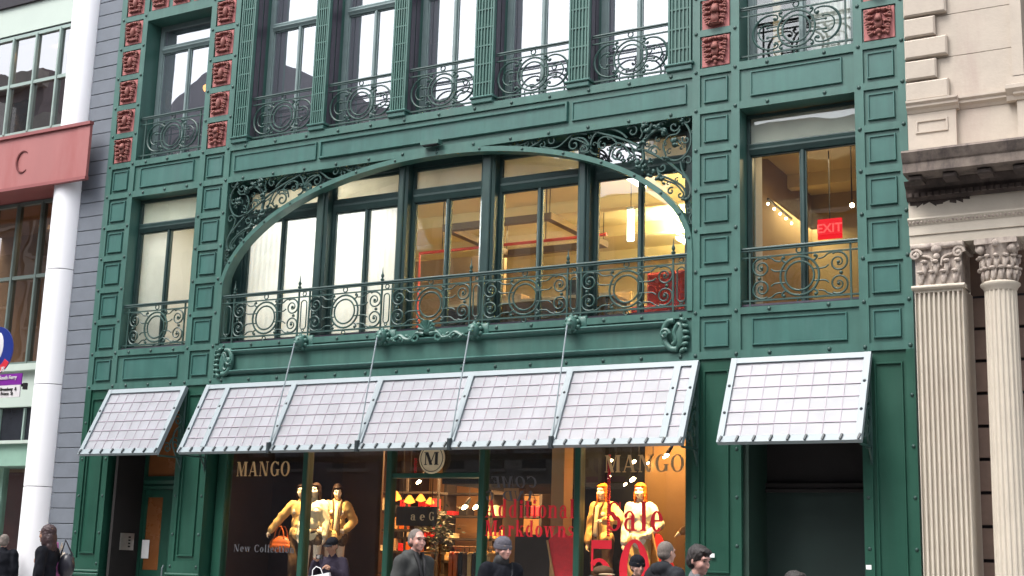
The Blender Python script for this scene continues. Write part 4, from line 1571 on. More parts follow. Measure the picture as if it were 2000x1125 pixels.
# --- shop interior
M_MAROON = paint('maroon_backdrop', (.022, .010, .009), .5, .25, 1.5, coat=.3)
M_MAROON2 = paint('brown_backdrop', (.055, .026, .014), .6, .3, 1.2)
M_OCHRE = paint('ochre_wall', (.44, .26, .11), .8, .12, 1.5)
M_SHELF = paint('dark_shelf', (.03, .025, .022), .6, .2, 4)
M_ORANGE = paint('orange_leather', (.55, .12, .02), .45, .15, 8)
M_SKINM = paint('mannequin_ivory', (.80, .68, .54), .45, .03, 3)
M_KNIT = paint('mustard_knit', (.60, .40, .17), .9, .12, 18, spec=.08)
M_BLOUSE = paint('pale_blouse', (.80, .70, .48), .9, .08, 14, spec=.08)
M_BROWNT = paint('brown_trousers', (.10, .06, .035), .9, .2, 10, spec=.08)
M_SHORTS = paint('patterned_shorts', (.13, .09, .06), .9, .6, 26, spec=.08)
M_WIG = paint('dark_brown_wig', (.016, .008, .006), .5, .3, 20, spec=.08)
M_WIGO = paint('orange_wig', (.52, .14, .02), .5, .25, 20, spec=.08)
MB().box(-15.94, -7.03, YW + 7.0, YW + 7.1, 0, 4.3).build('shop_back_wall', M_OCHRE, bld)
MB().box(-15.94, -7.03, YW + .45, YW + 7.0, 3.75, 4.3).build('shop_ceiling', M_DARK, bld)
MB().box(-15.94, -7.03, YW + .45, YW + 7.0, -.1, .02).build('shop_floor', M_FLOORB, bld)
MB().box(-16.0, -15.9, YW + .45, YW + 7.0, .02, 3.75).build('shop_side_wall', M_MAROON2, bld)
MB().box(-7.06, -6.98, YW + .92, YW + 7.0, .02, 3.75).build('shop_side_wall', M_OCHRE, bld)
MB().box(-15.9, -14.3, YW + 1.75, YW + 1.8, .02, 3.75).build('display_backdrop', M_MAROON, bld)
MB().box(-14.3, -13.45, YW + 1.70, YW + 1.75, .02, 3.75).build('display_backdrop', M_MAROON2, bld)
MB().box(-15.9, -12.6, YW + .45, YW + 1.69, .02, .93).build('display_plinth', M_MAROON2, bld)
MB().box(-9.3, -7.1, YW + .45, YW + 1.9, .02, .93).build('display_plinth', M_MAROON2, bld)
MB().box(-11.05, -10.05, YW + 2.2, YW + 2.25, .02, 1.95).build('display_backdrop', paint('slate_panel', (.05, .052, .06), .7, .2, 2), bld)
MB().box(-11.35, -11.06, YW + 2.3, YW + 2.5, .02, 3.0).build('shop_column', M_OCHRE, bld)
MB().box(-11.9, -9.6, YW + 1.2, YW + 4.0, 2.72, 3.74).build('dark_bulkhead', M_DARK, bld)
MB().box(-9.76, -9.54, YW + 1.0, YW + 1.3, .02, 3.75).build('shop_column', M_OCHRE, bld)
MB().box(-8.75, -8.05, YW + 2.3, YW + 2.35, .02, 3.75).build('display_backdrop', M_OCHRE, bld)
MB().box(-10.2, -8.75, YW + 2.6, YW + 2.65, .02, 3.75).build('display_backdrop', M_DARK, bld)
# lamps of the shop
lamp('SPOT', 'shop_spot', (-14.0, YW + .55, 3.7), 430, (1, .68, .34), .05, (-14.2, YW + 1.05, 2.0), .62)
lamp('SPOT', 'shop_spot', (-14.9, YW + .55, 3.7), 210, (1, .66, .32), .05, (-14.8, YW + 1.1, 1.8), .62)
lamp('SPOT', 'shop_spot', (-8.1, YW + .55, 3.7), 430, (1, .60, .22), .05, (-8.3, YW + 1.1, 1.9), .7)
lamp('SPOT', 'shop_spot', (-9.0, YW + .6, 3.7), 340, (1, .52, .16), .05, (-8.95, YW + 1.2, 1.9), .6)
lamp('AREA', 'shop_light', (-13.4, YW + 3.0, 3.6), 150, (1, .52, .21), 1.6, (-13.4, YW + 3.0, 0))
lamp('AREA', 'shop_light', (-8.2, YW + 1.7, 3.6), 11, (1, .58, .24), .5, (-8.3, YW + 1.9, 0))
lamp('AREA', 'shop_light', (-12.6, YW + 5.0, 3.6), 110, (1, .52, .21), 1.2, (-12.8, YW + 5.2, 0))


def bulb(px, py, dy, label, r=.04, mat=None):
    q = at(px, py, YW + dy)
    t = thing('shop_spotlight', label, 'spotlight', q, 'spotlights in the shop ceiling')
    ax = Vector((.55, 0, .83))
    MB().ball(q, (r * 1.5, r, r * .62), 8, 6, Matrix.Rotation(-.65, 3, 'Y')).build('bulb', mat or E_SPOT, t, True)
    MB().cone(q + ax * .05, q + ax * .17, r * .8, r * .6, 10).build('lamp_housing', M_BLACK, t, True)
    e = q + ax * .17
    MB().tube([e, (e.x, e.y, 3.76)], .008, 5).build('stem', M_BLACK, t)


for px, py, dy, r, wh in ((1021, 907, 2.0, .042, 'leftmost of three slanting spots above the mirrored script'), (1060, 910, 2.0, .042, 'middle one of three slanting spots above the mirrored script'),
                          (1106, 922, 1.6, .042, 'rightmost of three spots, beside the ochre column'), (1236, 936, 1.6, .042, 'brightest round spot above the white top mannequin'),
                          (1238, 902, 2.4, .035, 'spot behind the right shop name'), (1193, 900, 2.4, .03, 'spot at the top of the long red garland'),
                          (1221, 946, 2.4, .025, 'tiny spot just below the brightest round one'), (1190, 932, 2.0, .022, 'tiny spot beside the long red garland'),
                          (908, 990, 3.4, .05, 'left one of a pair of round lights behind the door glass'), (930, 990, 3.4, .05, 'right one of a pair of round lights behind the door glass'),
                          (818, 941, 2.6, .04, 'small light under the door transom'), (947, 975, 2.2, .04, 'light half hidden by the door mullion'),
                          (1301, 890, 1.6, .042, 'spot at the right end just under the awning'), (1265, 905, 2.2, .02, 'tiny light right of the shop name middle')):
    bulb(px, py, dy, wh, r)


# --- mannequins and people share one body builder
def remeshed(mb, name, mat, voxel, parent, smooth_it=4, fold=0.0, ffreq=7.0):
    me = mb.mesh(name + '_raw', mat)
    tmp = bpy.data.objects.new('tmp', me)
    COL.objects.link(tmp)
    r = tmp.modifiers.new('r', 'REMESH')
    r.mode = 'VOXEL'
    r.voxel_size = voxel
    s = tmp.modifiers.new('s', 'SMOOTH')
    s.iterations = smooth_it
    s.factor = .4
    dg = bpy.context.evaluated_depsgraph_get()
    out = bpy.data.meshes.new_from_object(tmp.evaluated_get(dg))
    out.name = name
    bpy.data.objects.remove(tmp)
    bpy.data.meshes.remove(me)
    if fold:
        nv = len(out.vertices)
        co = np.empty(nv * 3, dtype=np.float64)
        out.vertices.foreach_get('co', co)
        nr = np.empty(nv * 3, dtype=np.float32)
        out.vertex_normals.foreach_get('vector', nr)
        c = co.reshape(-1, 3)
        q = nv % 31
        f_ = ffreq * 2.6
        x, y, z = c[:, 0] * f_, c[:, 1] * f_, c[:, 2] * f_ * .6
        wx = x + 1.3 * np.sin(z * .7 + q) + .6 * np.sin(y * 1.9)
        wz = z + 1.2 * np.sin(x * .8 + 2 * q) + .7 * np.cos(y * 1.3 + q)
        a = np.sin(wx + wz * .8) * np.cos(wz * 1.1 - y * .9 + q)
        b_ = np.sin(wx * 2.3 + 1.7 * q) * np.sin(wz * 2.1 + y * 1.7)
        d = fold * ((1 - np.abs(a) * 2.0) * .8 + b_ * .5)
        c += nr.reshape(-1, 3) * d[:, None]
        out.vertices.foreach_set('co', c.ravel())
        out.update()
    out.polygons.foreach_set('use_smooth', [True] * len(out.polygons))
    out.materials.clear()
    out.materials.append(mat)
    return link(name, out, parent, WM[parent.name].copy())


def hand_parts(m, wrist, direc, palm_n, r=1.0, curl=.5, side=1):
    """palm, four fingers of unequal length and a thumb leaving the palm's side"""
    d = Vector(direc).normalized()
    nrm = Vector(palm_n); nrm = (nrm - d * nrm.dot(d)).normalized()
    sd = d.cross(nrm) * side
    w0 = Vector(wrist)
    m.cone(w0, w0 + d * .075 * r, .026 * r, .036 * r, 10)
    m.cone(w0 + d * .045 * r + sd * .018 * r, w0 + d * .085 * r + sd * .02 * r, .02 * r, .019 * r, 8)
    m.cone(w0 + d * .045 * r - sd * .018 * r, w0 + d * .085 * r - sd * .02 * r, .02 * r, .019 * r, 8)
    for k, L in enumerate((.066, .076, .070, .054)):
        off = sd * (.03 - .02 * k) * r
        a = w0 + d * .085 * r + off
        d1 = (d * math.cos(curl * .6) + nrm * math.sin(curl * .6))
        d2 = (d * math.cos(curl * 1.6) + nrm * math.sin(curl * 1.6))
        b = a + d1 * L * .5 * r
        c = b + d2 * L * .5 * r
        m.cone(a, b, .0105 * r, .0095 * r, 7)
        m.cone(b, c, .0095 * r, .008 * r, 7)
    t0 = w0 + d * .03 * r + sd * .03 * r
    t1 = t0 + (d * .6 + sd * .7 + nrm * .35).normalized() * .04 * r
    t2 = t1 + (d * .85 + sd * .2 + nrm * .5).normalized() * .03 * r
    m.cone(t0, t1, .014 * r, .012 * r, 7)
    m.cone(t1, t2, .012 * r, .009 * r, 7)


def head_parts(m, c, F, fem=0.0):
    """skull, jaw, brow, nose, lips, ears around c (centre of the skull); F = 3x3 head frame, +y forward"""
    def B(p, r, M=None):
        R = F if M is None else F @ M
        m.ball(Vector(c) + F @ Vector(p), r, 14, 10, R)
    B((0, -.012, .02), (.076, .096, .092))
    B((0, .03, -.03), (.066, .062, .075))
    B((0, .045, -.075), (.045 - .006 * fem, .042, .04))
    B((0, .072, -.098), (.022, .018, .016))
    B((0, .074, .028), (.056, .022, .016))
    B((0, .092, -.022), (.011, .016, .03), Matrix.Rotation(-.35, 3, 'X'))
    B((0, .104, -.040), (.015, .013, .011))
    B((0, .084, -.066), (.024, .010, .008))
    B((0, .083, -.077), (.021, .010, .008))
    for s in (-1, 1):
        B((s * .042, .062, -.032), (.022, .022, .026))
        B((s * .077, -.008, -.012), (.010, .020, .033), Matrix.Rotation(s * .3, 3, 'Z'))


def frame_rot(yaw, pitch=0.0, roll=0.0):
    return (Matrix.Rotation(yaw, 3, 'Z') @ Matrix.Rotation(pitch, 3, 'X') @ Matrix.Rotation(roll, 3, 'Y'))


def figure(root, h, skin, arms, legs=None, head=(0, 0, 0), fem=0.0, lean=0.0, voxel=.011, hands=True, eyes=True, face=True):
    """one continuous body in the frame of root: +y is where it faces, z up, feet on z = 0.
    arms: {side: (elbow, wrist, hand direction, palm normal, curl)} in metres for a 1.75 m body."""
    k = h / 1.75
    m = MB()
    sh = .185 - .02 * fem
    top = Vector((0, lean, 0))
    V = lambda x, y, z: Vector((x, y + lean * max(0, (z - .95)) / .7, z))
    m.ball(V(0, 0, 1.30), (.155 - .01 * fem, .105, .17), 16, 12)
    m.ball(V(0, -.01, 1.41), (.15 - .015 * fem, .075, .06), 16, 10)
    m.ball(V(0, .005, 1.12), (.135 - .02 * fem, .10, .15), 16, 10)
    m.ball(V(0, -.005, .96), (.165, .115, .12), 16, 10)
    if fem:
        for s in (-1, 1):
            m.ball(V(s * .07, .09, 1.28), (.055, .05, .055), 12, 8)
    m.cone(V(0, -.015, 1.42), V(0, .0, 1.55), .058 - .01 * fem, .052 - .008 * fem, 12)
    hc = V(0, .015, 1.635)
    F = frame_rot(*head)
    head_parts(m, hc, F, fem)
    for s in (-1, 1):
        lg = (legs or {}).get(s, ((s * .10, .02, .50), (s * .105, -.02, .09)))
        kn, an = Vector(lg[0]), Vector(lg[1])
        m.cone(V(s * .092, 0, .92), kn, .088, .058, 14)
        m.cone(kn, an, .057, .037, 12)
        m.cone(an + Vector((0, -.03, -.055)), an + Vector((0, .14, -.062)), .034, .03, 10)
        e, wv, hd, pn, curl = arms[s]
        e, wv = Vector(e), Vector(wv)
        shd = V(s * sh, -.01, 1.41)
        m.cone(V(s * .09, -.01, 1.40), shd, .058, .056, 12)
        m.cone(shd, e, .052 - .008 * fem, .041 - .007 * fem, 12)
        m.cone(e, wv, .041 - .007 * fem, .028 - .004 * fem, 12)
        hand_parts(m, wv, hd, pn, 1.0 - .08 * fem, curl, -s)
    m.v = [tuple(Vector(p) * k) for p in m.v]
    body = remeshed(m, 'body', skin, voxel, root, 3)
    return body, hc * k, F, k


ARM_DOWN = {s: ((s * .23, -.02, 1.12), (s * .235, .05, .87), (0, .15, -1), (-s, 0, 0), .5) for s in (-1, 1)}


def garment(root, cones, balls, name, mat, k, parent, voxel=.016, sm=4):
    m = MB()
    for a, b, ra, rb in cones:
        m.cone(a, b, ra, rb, 14)
    for c, r in balls:
        m.ball(c, r, 18, 12)
    m.v = [tuple(Vector(p) * k) for p in m.v]
    o = remeshed(m, name, mat, voxel, root, sm, fold=.0075)
    return o if parent is None else reparent(o, parent)


def reparent(o, parent):
    o.parent = parent
    o.matrix_parent_inverse = WM[parent.name].inverted()
    return o


def jacket(root, arms, k, name, mat, fem=0.0, lean=0.0, thick=.022, hood=False, z0=.78, parent=None, sleeves=True, collar=True):
    V = lambda x, y, z: Vector((x, y + lean * max(0, (z - .95)) / .7, z))
    cones, balls = [], []
    sh = .185 - .02 * fem
    t = thick
    balls += [(V(0, 0, 1.29), (.16 + t - .01 * fem, .11 + t, .19)), (V(0, -.012, 1.40), (.155 + t * .7 - .015 * fem, .078 + t, .065 + t * .3)),
              (V(0, .0, 1.10), (.15 + t - .02 * fem, .11 + t, .2)), (V(0, -.005, .93), (.172 + t, .122 + t, .16))]
    for s in (-1, 1):
        e, wv = Vector(arms[s][0]), Vector(arms[s][1])
        shd = V(s * sh, -.01, 1.405)
        cones.append((V(s * .08, -.012, 1.395), shd, .062 + t * .6, .060 + t * .8))
        if sleeves:
            cones.append((shd, e, .056 + t, .048 + t))
            cones.append((e, e.lerp(wv, .93), .048 + t, .036 + t))
    if collar:
        cones.append((V(0, -.02, 1.43), V(0, -.015, 1.485), .075, .072))
    if hood:
        balls.append((V(0, -.10, 1.46), (.11, .07, .075)))
        balls.append((V(.07, -.05, 1.47), (.05, .07, .05)))
        balls.append((V(-.07, -.05, 1.47), (.05, .07, .05)))
    return garment(root, cones, balls, name, mat, k, parent)


def trousers(root, k, mat, legs=None, name='trousers', short=False, parent=None, t=.018):
    cones, balls = [], [((0, -.005, .955), (.172 + t * .6, .12 + t, .12))]
    for s in (-1, 1):
        lg = (legs or {}).get(s, ((s * .10, .02, .50), (s * .105, -.02, .09)))
        kn, an = Vector(lg[0]), Vector(lg[1])
        if short:
            cones.append((Vector((s * .092, 0, .92)), Vector((s * .092, 0, .92)).lerp(kn, .3), .09 + t, .085 + t))
        else:
            cones.append((Vector((s * .092, 0, .92)), kn, .09 + t, .064 + t))
            cones.append((kn, an, .064 + t, .052 + t))
    return garment(root, cones, balls, name, mat, k, parent)


def shoes(root, k, mat, legs=None):
    for s in (-1, 1):
        lg = (legs or {}).get(s, ((s * .10, .02, .50), (s * .105, -.02, .09)))
        an = Vector(lg[1])
        m = MB()
        m.cone(an + Vector((0, -.035, -.045)), an + Vector((0, .15, -.05)), .044, .038, 12)
        m.box(an.x - .045, an.x + .045, an.y - .08, an.y + .19, an.z - .09, an.z - .065)
        m.v = [tuple(Vector(p) * k) for p in m.v]
        m.build('shoe', mat, root, True, M=WM[root.name].copy())


def on_head(root, hc, F, k, balls, name, mat, voxel=.010, parent=None, cut=None):
    m = MB()
    for p, r in balls:
        m.ball(hc + F @ (Vector(p) * k), [v * k for v in r], 16, 12, F)
    o = remeshed(m, name, mat, voxel, root, 3, fold=(.004 if name in ('hair', 'wig') else .0025) if len(balls) > 2 or name != 'hair' else 0, ffreq=26.0)
    return o if parent is None else reparent(o, parent)


def face_bits(root, body, hc, F, k, iris=None, brow=None, lips=None):
    Mw = WM[root.name].copy()
    for s in (-1, 1):
        m = MB(); m.ball(hc + F @ (Vector((s * .032, .079, .006)) * k), [v * k for v in (.013, .008, .007)], 8, 6, F)
        reparent(m.build('eye', iris, root, True, M=Mw), body)
        m = MB(); m.ball(hc + F @ (Vector((s * .034, .090, .030)) * k), [v * k for v in (.022, .007, .005)], 8, 6, F)
        reparent(m.build('eyebrow', brow, root, True, M=Mw), body)
    m = MB(); m.ball(hc + F @ (Vector((0, .0925, -.0715)) * k), [v * k for v in (.022, .004, .004)], 8, 6, F)
    reparent(m.build('mouth', lips, root, True, M=Mw), body)


def mannequin(label, x, y, yaw, arms, wig, top, topm, bottom, botm, head=(0, 0, 0), z0=.93, h=1.78, hat=None, scarf=None):
    r = thing('mannequin', label, 'mannequin', (x, y, z0), None, yaw)
    body, hc, F, k = figure(r, h, M_SKINM, arms, head=head, fem=1.0, voxel=.012)
    jk = jacket(r, arms, k, top, topm, fem=1.0, thick=.018 if top == 'blouse' else .026, z0=.9)
    if top == 'jacket':
        m = MB()
        m.cone(Vector((0, .13, 1.40)) * k, Vector((0.01, .155, 1.0)) * k, .03, .045, 10)
        reparent(m.build('inner_shirt', M_BLOUSE, r, True, M=WM[r.name].copy()), jk)
        m = MB()
        for s_ in (-1, 1):
            m.tube([Vector((s_ * .07, .06, 1.49)) * k, Vector((s_ * .055, .15, 1.36)) * k, Vector((s_ * .05, .175, 1.15)) * k, Vector((s_ * .06, .165, .9)) * k], .014, 6)
        reparent(m.build('lapel', M_BROWNT, r, True, M=WM[r.name].copy()), jk)
    trousers(r, k, botm, short=(bottom == 'shorts'), name=bottom)
    on_head(r, hc, F, k, [((0, -.025, .03), (.09, .10, .10)), ((0, .032, .072), (.074, .058, .032)), ((0, -.07, -.06), (.085, .055, .12)),
                         ((.078, -.02, -.08), (.022, .055, .13)), ((-.078, -.02, -.08), (.022, .055, .13))], 'wig', wig)
    return r


def facing(dx, dy):
    return math.atan2(-dx, dy)


def mm(*a):
    return mannequin(*a)


# left group
ARM_BAG = dict(ARM_DOWN)
ARM_BAG[1] = ((.36, .02, 1.18), (.52, .06, .95), (.55, .2, -.75), (-.7, 0, -.6), .9)
mannequin('mannequin in a mustard sweater holding an orange bag, partly behind the green mullion', -14.66, YW + 1.05, facing(.25, -1), ARM_BAG, M_WIG, 'sweater', M_KNIT, 'trousers', M_BROWNT)
ARM_HIP = dict(ARM_DOWN)
ARM_HIP[-1] = ((-.30, -.03, 1.14), (-.16, .1, 1.0), (.7, .3, -.2), (0, -1, 0), .4)
mannequin('middle mannequin in a pale blouse and patterned shorts with dark hair', -14.17, YW + .78, facing(.2, -1), ARM_DOWN, M_WIG, 'blouse', M_BLOUSE, 'shorts', M_SHORTS)
mannequin('mannequin in a yellow jacket looking down, right of the blouse mannequin', -13.98, YW + 1.15, facing(.75, -1), ARM_HIP, M_WIG, 'jacket', M_KNIT, 'shorts', M_SHORTS, (0, -.3, 0))
# right group
ARM_OUT = dict(ARM_DOWN)
ARM_OUT[-1] = ((-.38, .05, 1.22), (-.24, .30, 1.18), (.6, .6, 0), (0, 0, -1), .5)
mannequin('mannequin with long orange hair and a yellow jacket beside the red garland', -9.02 + .08, YW + 1.15, facing(-.2, -1), ARM_OUT, M_WIGO, 'jacket', M_KNIT, 'trousers', M_BROWNT)
mannequin('mannequin with an orange fringe and a white top behind the red Sale letters', -8.27, YW + 1.05, facing(.1, -1), ARM_HIP, M_WIGO, 'blouse', paint('white_top', (.85, .8, .68), .9, .05, 8, spec=.08), 'trousers', M_KNIT)
ARM_LONG = dict(ARM_DOWN)
ARM_LONG[1] = ((.34, .06, 1.2), (.56, .12, 1.06), (.8, .1, -.5), (0, 0, -1), .2)
mannequin('mannequin mostly hidden by the right pier with one pale arm reaching out', -7.10, YW + 1.35, facing(0, -1), ARM_LONG, M_WIG, 'jacket', M_OCHRE, 'trousers', M_BROWNT)


def handbag(label, c, s, mat, rot=0):
    t = thing('handbag', label, 'bag', (c[0], c[1], c[2]), None, rot)
    m = MB()
    m.ball((0, 0, 0), (.22 * s, .09 * s, .13 * s), 16, 10)
    m.ball((0, 0, -.04 * s), (.23 * s, .10 * s, .10 * s), 16, 10)
    m.build('bag_body', mat, t, True, M=WM[t.name].copy())
    for y in (-.05, .05):
        h = MB()
        h.tube([(-.10 * s, y * s, .09 * s), (-.08 * s, y * s, .2 * s), (-.03 * s, y * s, .28 * s), (.03 * s, y * s, .28 * s), (.08 * s, y * s, .2 * s), (.10 * s, y * s, .09 * s)], .012 * s, 6)
        h.build('handle', mat, t, True, M=WM[t.name].copy())
    z = MB(); z.tube([(-.2 * s, 0, .06 * s), (0, 0, .125 * s), (.2 * s, 0, .06 * s)], .008 * s, 5)
    z.build('zip', M_BLACK, t, True, M=WM[t.name].copy())


q = at(548, 1062, YW + .95)
handbag('big orange handbag hanging from the mannequin\'s hand', q, 1.05, M_ORANGE)
q = at(640, 1045, YW + .92)
handbag('smaller tan handbag on the yellow jacket mannequin\'s arm', q, .75, M_KNIT, .4)

# red garland cords hanging in the windows
M_RED = paint('red_garland', (.60, .02, .03), .6, .2, 12)
for i, (px, pa, pb, dy, lab) in enumerate(((812, 897, 930, .6, 'short red garland hanging left of the round sign'),
                                           (1190, 890, 1050, .75, 'long red garland hanging beside the orange haired mannequin'))):
    a, b = at(px, pa, YW + dy), at(px, pb, YW + dy)
    m = MB()
    nb = int((a.z - b.z) / .035)
    for k in range(nb):
        z = a.z - (a.z - b.z) * k / nb
        m.ball((a.x + .004 * (k % 2), a.y, z), (.028, .028, .022), 7, 5)
    o = thing('red_garland', lab, 'garland', (a.x, a.y, b.z))
    m.build('beads', M_RED, o, True)
    MB().tube([(a.x, a.y, a.z), (a.x, a.y, 3.76)], .006, 5).build('string', M_BLACK, o)
# red arrow panels leaning in the right window
for i, (pts, dy, lab) in enumerate((([(1070, 1055), (1095, 1035), (1110, 1048), (1128, 1040), (1135, 1125), (1085, 1140)], .7, 'red leaning sale board left of the number fifty'),
                                    ([(1275, 1040), (1290, 1045), (1330, 1140), (1296, 1140)], 1.0, 'red leaning sale board right of the number fifty'))):
    wpts = [at(a, b, YW + dy) for a, b in pts]
    m = MB().prism([(p.x, p.z) for p in wpts], YW + dy, YW + dy + .03)
    o = thing('sale_board', lab, 'board', (wpts[0].x, YW + dy, .93))
    m.build('board', M_RED, o)
    e0, e1 = wpts[-1], wpts[0]
    MB().tube([e0 + Vector((0, -.02, 0)), e1 + Vector((0, -.02, 0))], .018, 5).build('edge_strip', M_OCHRE, o)

# the clothes rack, shelves and the dark wall sign behind the door glass
rk = thing('shelf_unit', 'tall metal shelf with clothes and boxes behind the shop door glass', 'shelf', (-14.2, YW + 3.6, .02))
for x in (-14.9, -14.2, -13.5):
    MB().box(x - .02, x + .02, YW + 3.6, YW + 3.64, .02, 3.0).build('upright', M_SHELF, rk)
for z in (1.2, 1.6, 2.0, 2.35, 2.7):
    MB().box(-14.9, -13.5, YW + 3.55, YW + 3.95, z, z + .04).build('shelf', M_SHELF, rk)
rnd = random.Random(11)
taken = set()
for i in range(30):
    x = -14.8 + (i % 8) * .17
    z = (1.24, 1.64, 2.04, 2.39)[rnd.randrange(4)]
    cn, mt = rnd.choice([('orange', M_ORANGE), ('brown', M_CARD), ('ochre', M_OCHRE), ('black', M_BLACK), ('pale', M_BLOUSE), ('red', M_RED)])
    if (x, z) in taken:
        continue
    taken.add((x, z))
    o = MB().cbox(x - .055, x + .055, YW + 3.6, YW + 3.8, z, z + rnd.uniform(.10, .26), .01).build('shop_box', mt)
    tag(o, '%s box of goods on the %s shelf behind the shop door, %s from the left' % (cn, {1.24: 'lowest', 1.64: 'second', 2.04: 'third', 2.39: 'top'}[z], ['first', 'second', 'third', 'fourth', 'fifth', 'sixth', 'seventh', 'last'][i % 8]), 'box', 'boxes of goods on the shop shelf')
q = at(812, 1008, YW + 1.4)
ds = thing('hanging_sign', 'dark hanging board with broken pale letters behind the shop door', 'sign', q)
MB().cbox(q.x - .40, q.x + .40, q.y, q.y + .04, q.z - .16, q.z + .16, .01).build('board', M_SHELF, ds)
for k, c in enumerate('IaeG'):
    serif(c, q.x - .28 + .18 * k, q.z - .07, .14, q.y - .002, M_CREAMSIGN, ds, .11)
for x in (-.3, .3):
    MB().tube([(q.x + x, q.y + .02, q.z + .16), (q.x + x, q.y + .02, 3.76)], .008, 5).build('chain', M_BLACK, ds)
# second rail of clothes and a stack of folded goods at the back
bk = thing('back_shelf', 'ochre lit shelf wall with folded goods at the back of the shop', 'shelf', (-14.0, YW + 5.9, .02))
for x in (-15.7, -14.6, -13.5, -12.4):
    MB().box(x - .03, x + .03, YW + 5.6, YW + 6.0, .02, 3.5).build('upright', M_SHELF, bk)
for z in (1.0, 1.45, 1.9, 2.35, 2.8):
    MB().box(-15.7, -12.4, YW + 5.6, YW + 6.0, z, z + .04).build('shelf', M_SHELF, bk)
nth = ['first', 'second', 'third', 'fourth', 'fifth', 'sixth', 'seventh', 'eighth', 'ninth', 'last']
for iz, z in enumerate((1.04, 1.49, 1.94, 2.39)):
    for i in range(10):
        if rnd.random() < .18:
            continue
        x = -15.5 + .33 * i
        cn, mt = rnd.choice([('orange', M_ORANGE), ('brown', M_CARD), ('mustard', M_KNIT), ('black', M_BLACK), ('pale', M_BLOUSE), ('red', M_RED)])
        o = MB().cbox(x - .10, x + .10, YW + 5.62, YW + 5.9, z, z + rnd.uniform(.08, .3), .015).build('folded_clothes', mt)
        tag(o, '%s pile of folded clothes, %s from the left on the %s back shelf' % (cn, nth[i], ['lowest', 'second', 'third', 'top'][iz]), 'clothes', 'folded clothes on the back shelves')
# orange shapes with a glow of their own, hung above the board
for i, (px, py, r) in enumerate(((772, 968, .12), (800, 975, .10), (822, 972, .09), (840, 978, .08))):
    q = at(px, py, YW + 1.9)
    o = thing('orange_glow_shape', ['orange glowing shape at the left above the dark hanging board', 'orange glowing shape left of centre above the dark board',
                                 'small orange glowing shape right of centre above the dark board', 'smallest orange glowing shape at the right above the dark board'][i], 'lamp', q)
    MB().lathe((q.x, q.y, q.z), [(.02, -r * .8), (r, -r * .5), (r * .75, .0), (r * .3, r * .6), (.015, r * .7)], 12).build('lamp_shade', emit('orange_glow_%d' % i, (1, .25, .03), 1.6), o, True)
    MB().tube([(q.x, q.y, q.z + r * .7), (q.x, q.y, 3.76)], .006, 5).build('cord', M_BLACK, o)
# garments on a rail
gr_ = thing('clothes_rail', 'clothes rail with a row of coats behind the shop door mullion', 'clothes rail', (-10.6, YW + 2.0, .02))
q0, q1 = at(885, 1068, YW + 2.0), at(960, 1062, YW + 2.0)
MB().tube([(q0.x, YW + 2.0, q0.z), (q1.x + .1, YW + 2.0, q0.z)], .016, 6).build('rail', M_OCHRE, gr_)
for x in (q0.x, q1.x + .1):
    MB().tube([(x, YW + 2.0, .02), (x, YW + 2.0, q0.z)], .016, 6).build('stand', M_BLACK, gr_)
gc = [M_ORANGE, M_ORANGE, M_BLACK, M_BROWNT, M_KNIT, M_BLACK, M_BLOUSE, M_BROWNT, M_KNIT]
gl_ = ['orange coat first on the clothes rail', 'second orange coat on the clothes rail', 'black coat third on the rail', 'brown coat fourth on the rail', 'mustard coat mid rail',
       'black coat beside the mustard coat', 'pale blouse on the rail', 'brown coat next to the pale blouse', 'mustard coat last on the rail']
for i in range(9):
    x = q0.x + .05 + (q1.x - q0.x) * i / 8.2
    m = MB()
    m.cone((x, YW + 1.86, q0.z - .12), (x, YW + 2.14, q0.z - .12), .04, .04, 10)
    m.cone((x, YW + 2.0, q0.z - .16), (x, YW + 2.0, q0.z - .85), .06, .07, 10)
    m.box(x - .035, x + .035, YW + 1.85, YW + 2.15, q0.z - .95, q0.z - .13)
    m.tube([(x, YW + 2.0, q0.z - .08), (x, YW + 2.0, q0.z + .02)], .008, 5)
    o = m.build('hanging_coat', gc[i], None, True)
    tag(o, gl_[i], 'coat', 'coats on the clothes rail')
# hanging fern-like plant
pt = thing('potted_plant', 'dark leafy plant in the shop behind the door glass', 'plant', (-11.0, YW + 2.6, .02))
lv = MB()
rnd = random.Random(3)
q = at(860, 1040, YW + 2.6)
for i in range(420):
    c = Vector((q.x + rnd.gauss(0, .15), q.y + rnd.gauss(0, .12), q.z + rnd.gauss(0, .17)))
    a = Vector((rnd.uniform(-1, 1), rnd.uniform(-1, 1), rnd.uniform(-.5, .5))).normalized() * .05
    b = Vector((rnd.uniform(-1, 1), rnd.uniform(-1, 1), rnd.uniform(-1, 1))).normalized() * .022
    lv.add([c - a, c + b, c + a, c - b], [(0, 1, 2, 3)])
lv.build('foliage', paint('dark_leaf', (.03, .06, .03), .5, .3, 10), pt)
MB().tube([(q.x, q.y, .5), (q.x, q.y, q.z)], .02, 6).build('trunk', M_BROWNT, pt)
MB().lathe((q.x, q.y, .02), [(.14, 0), (.2, .45), (.22, .5), (.18, .52)], 14).build('pot', M_SHELF, pt)

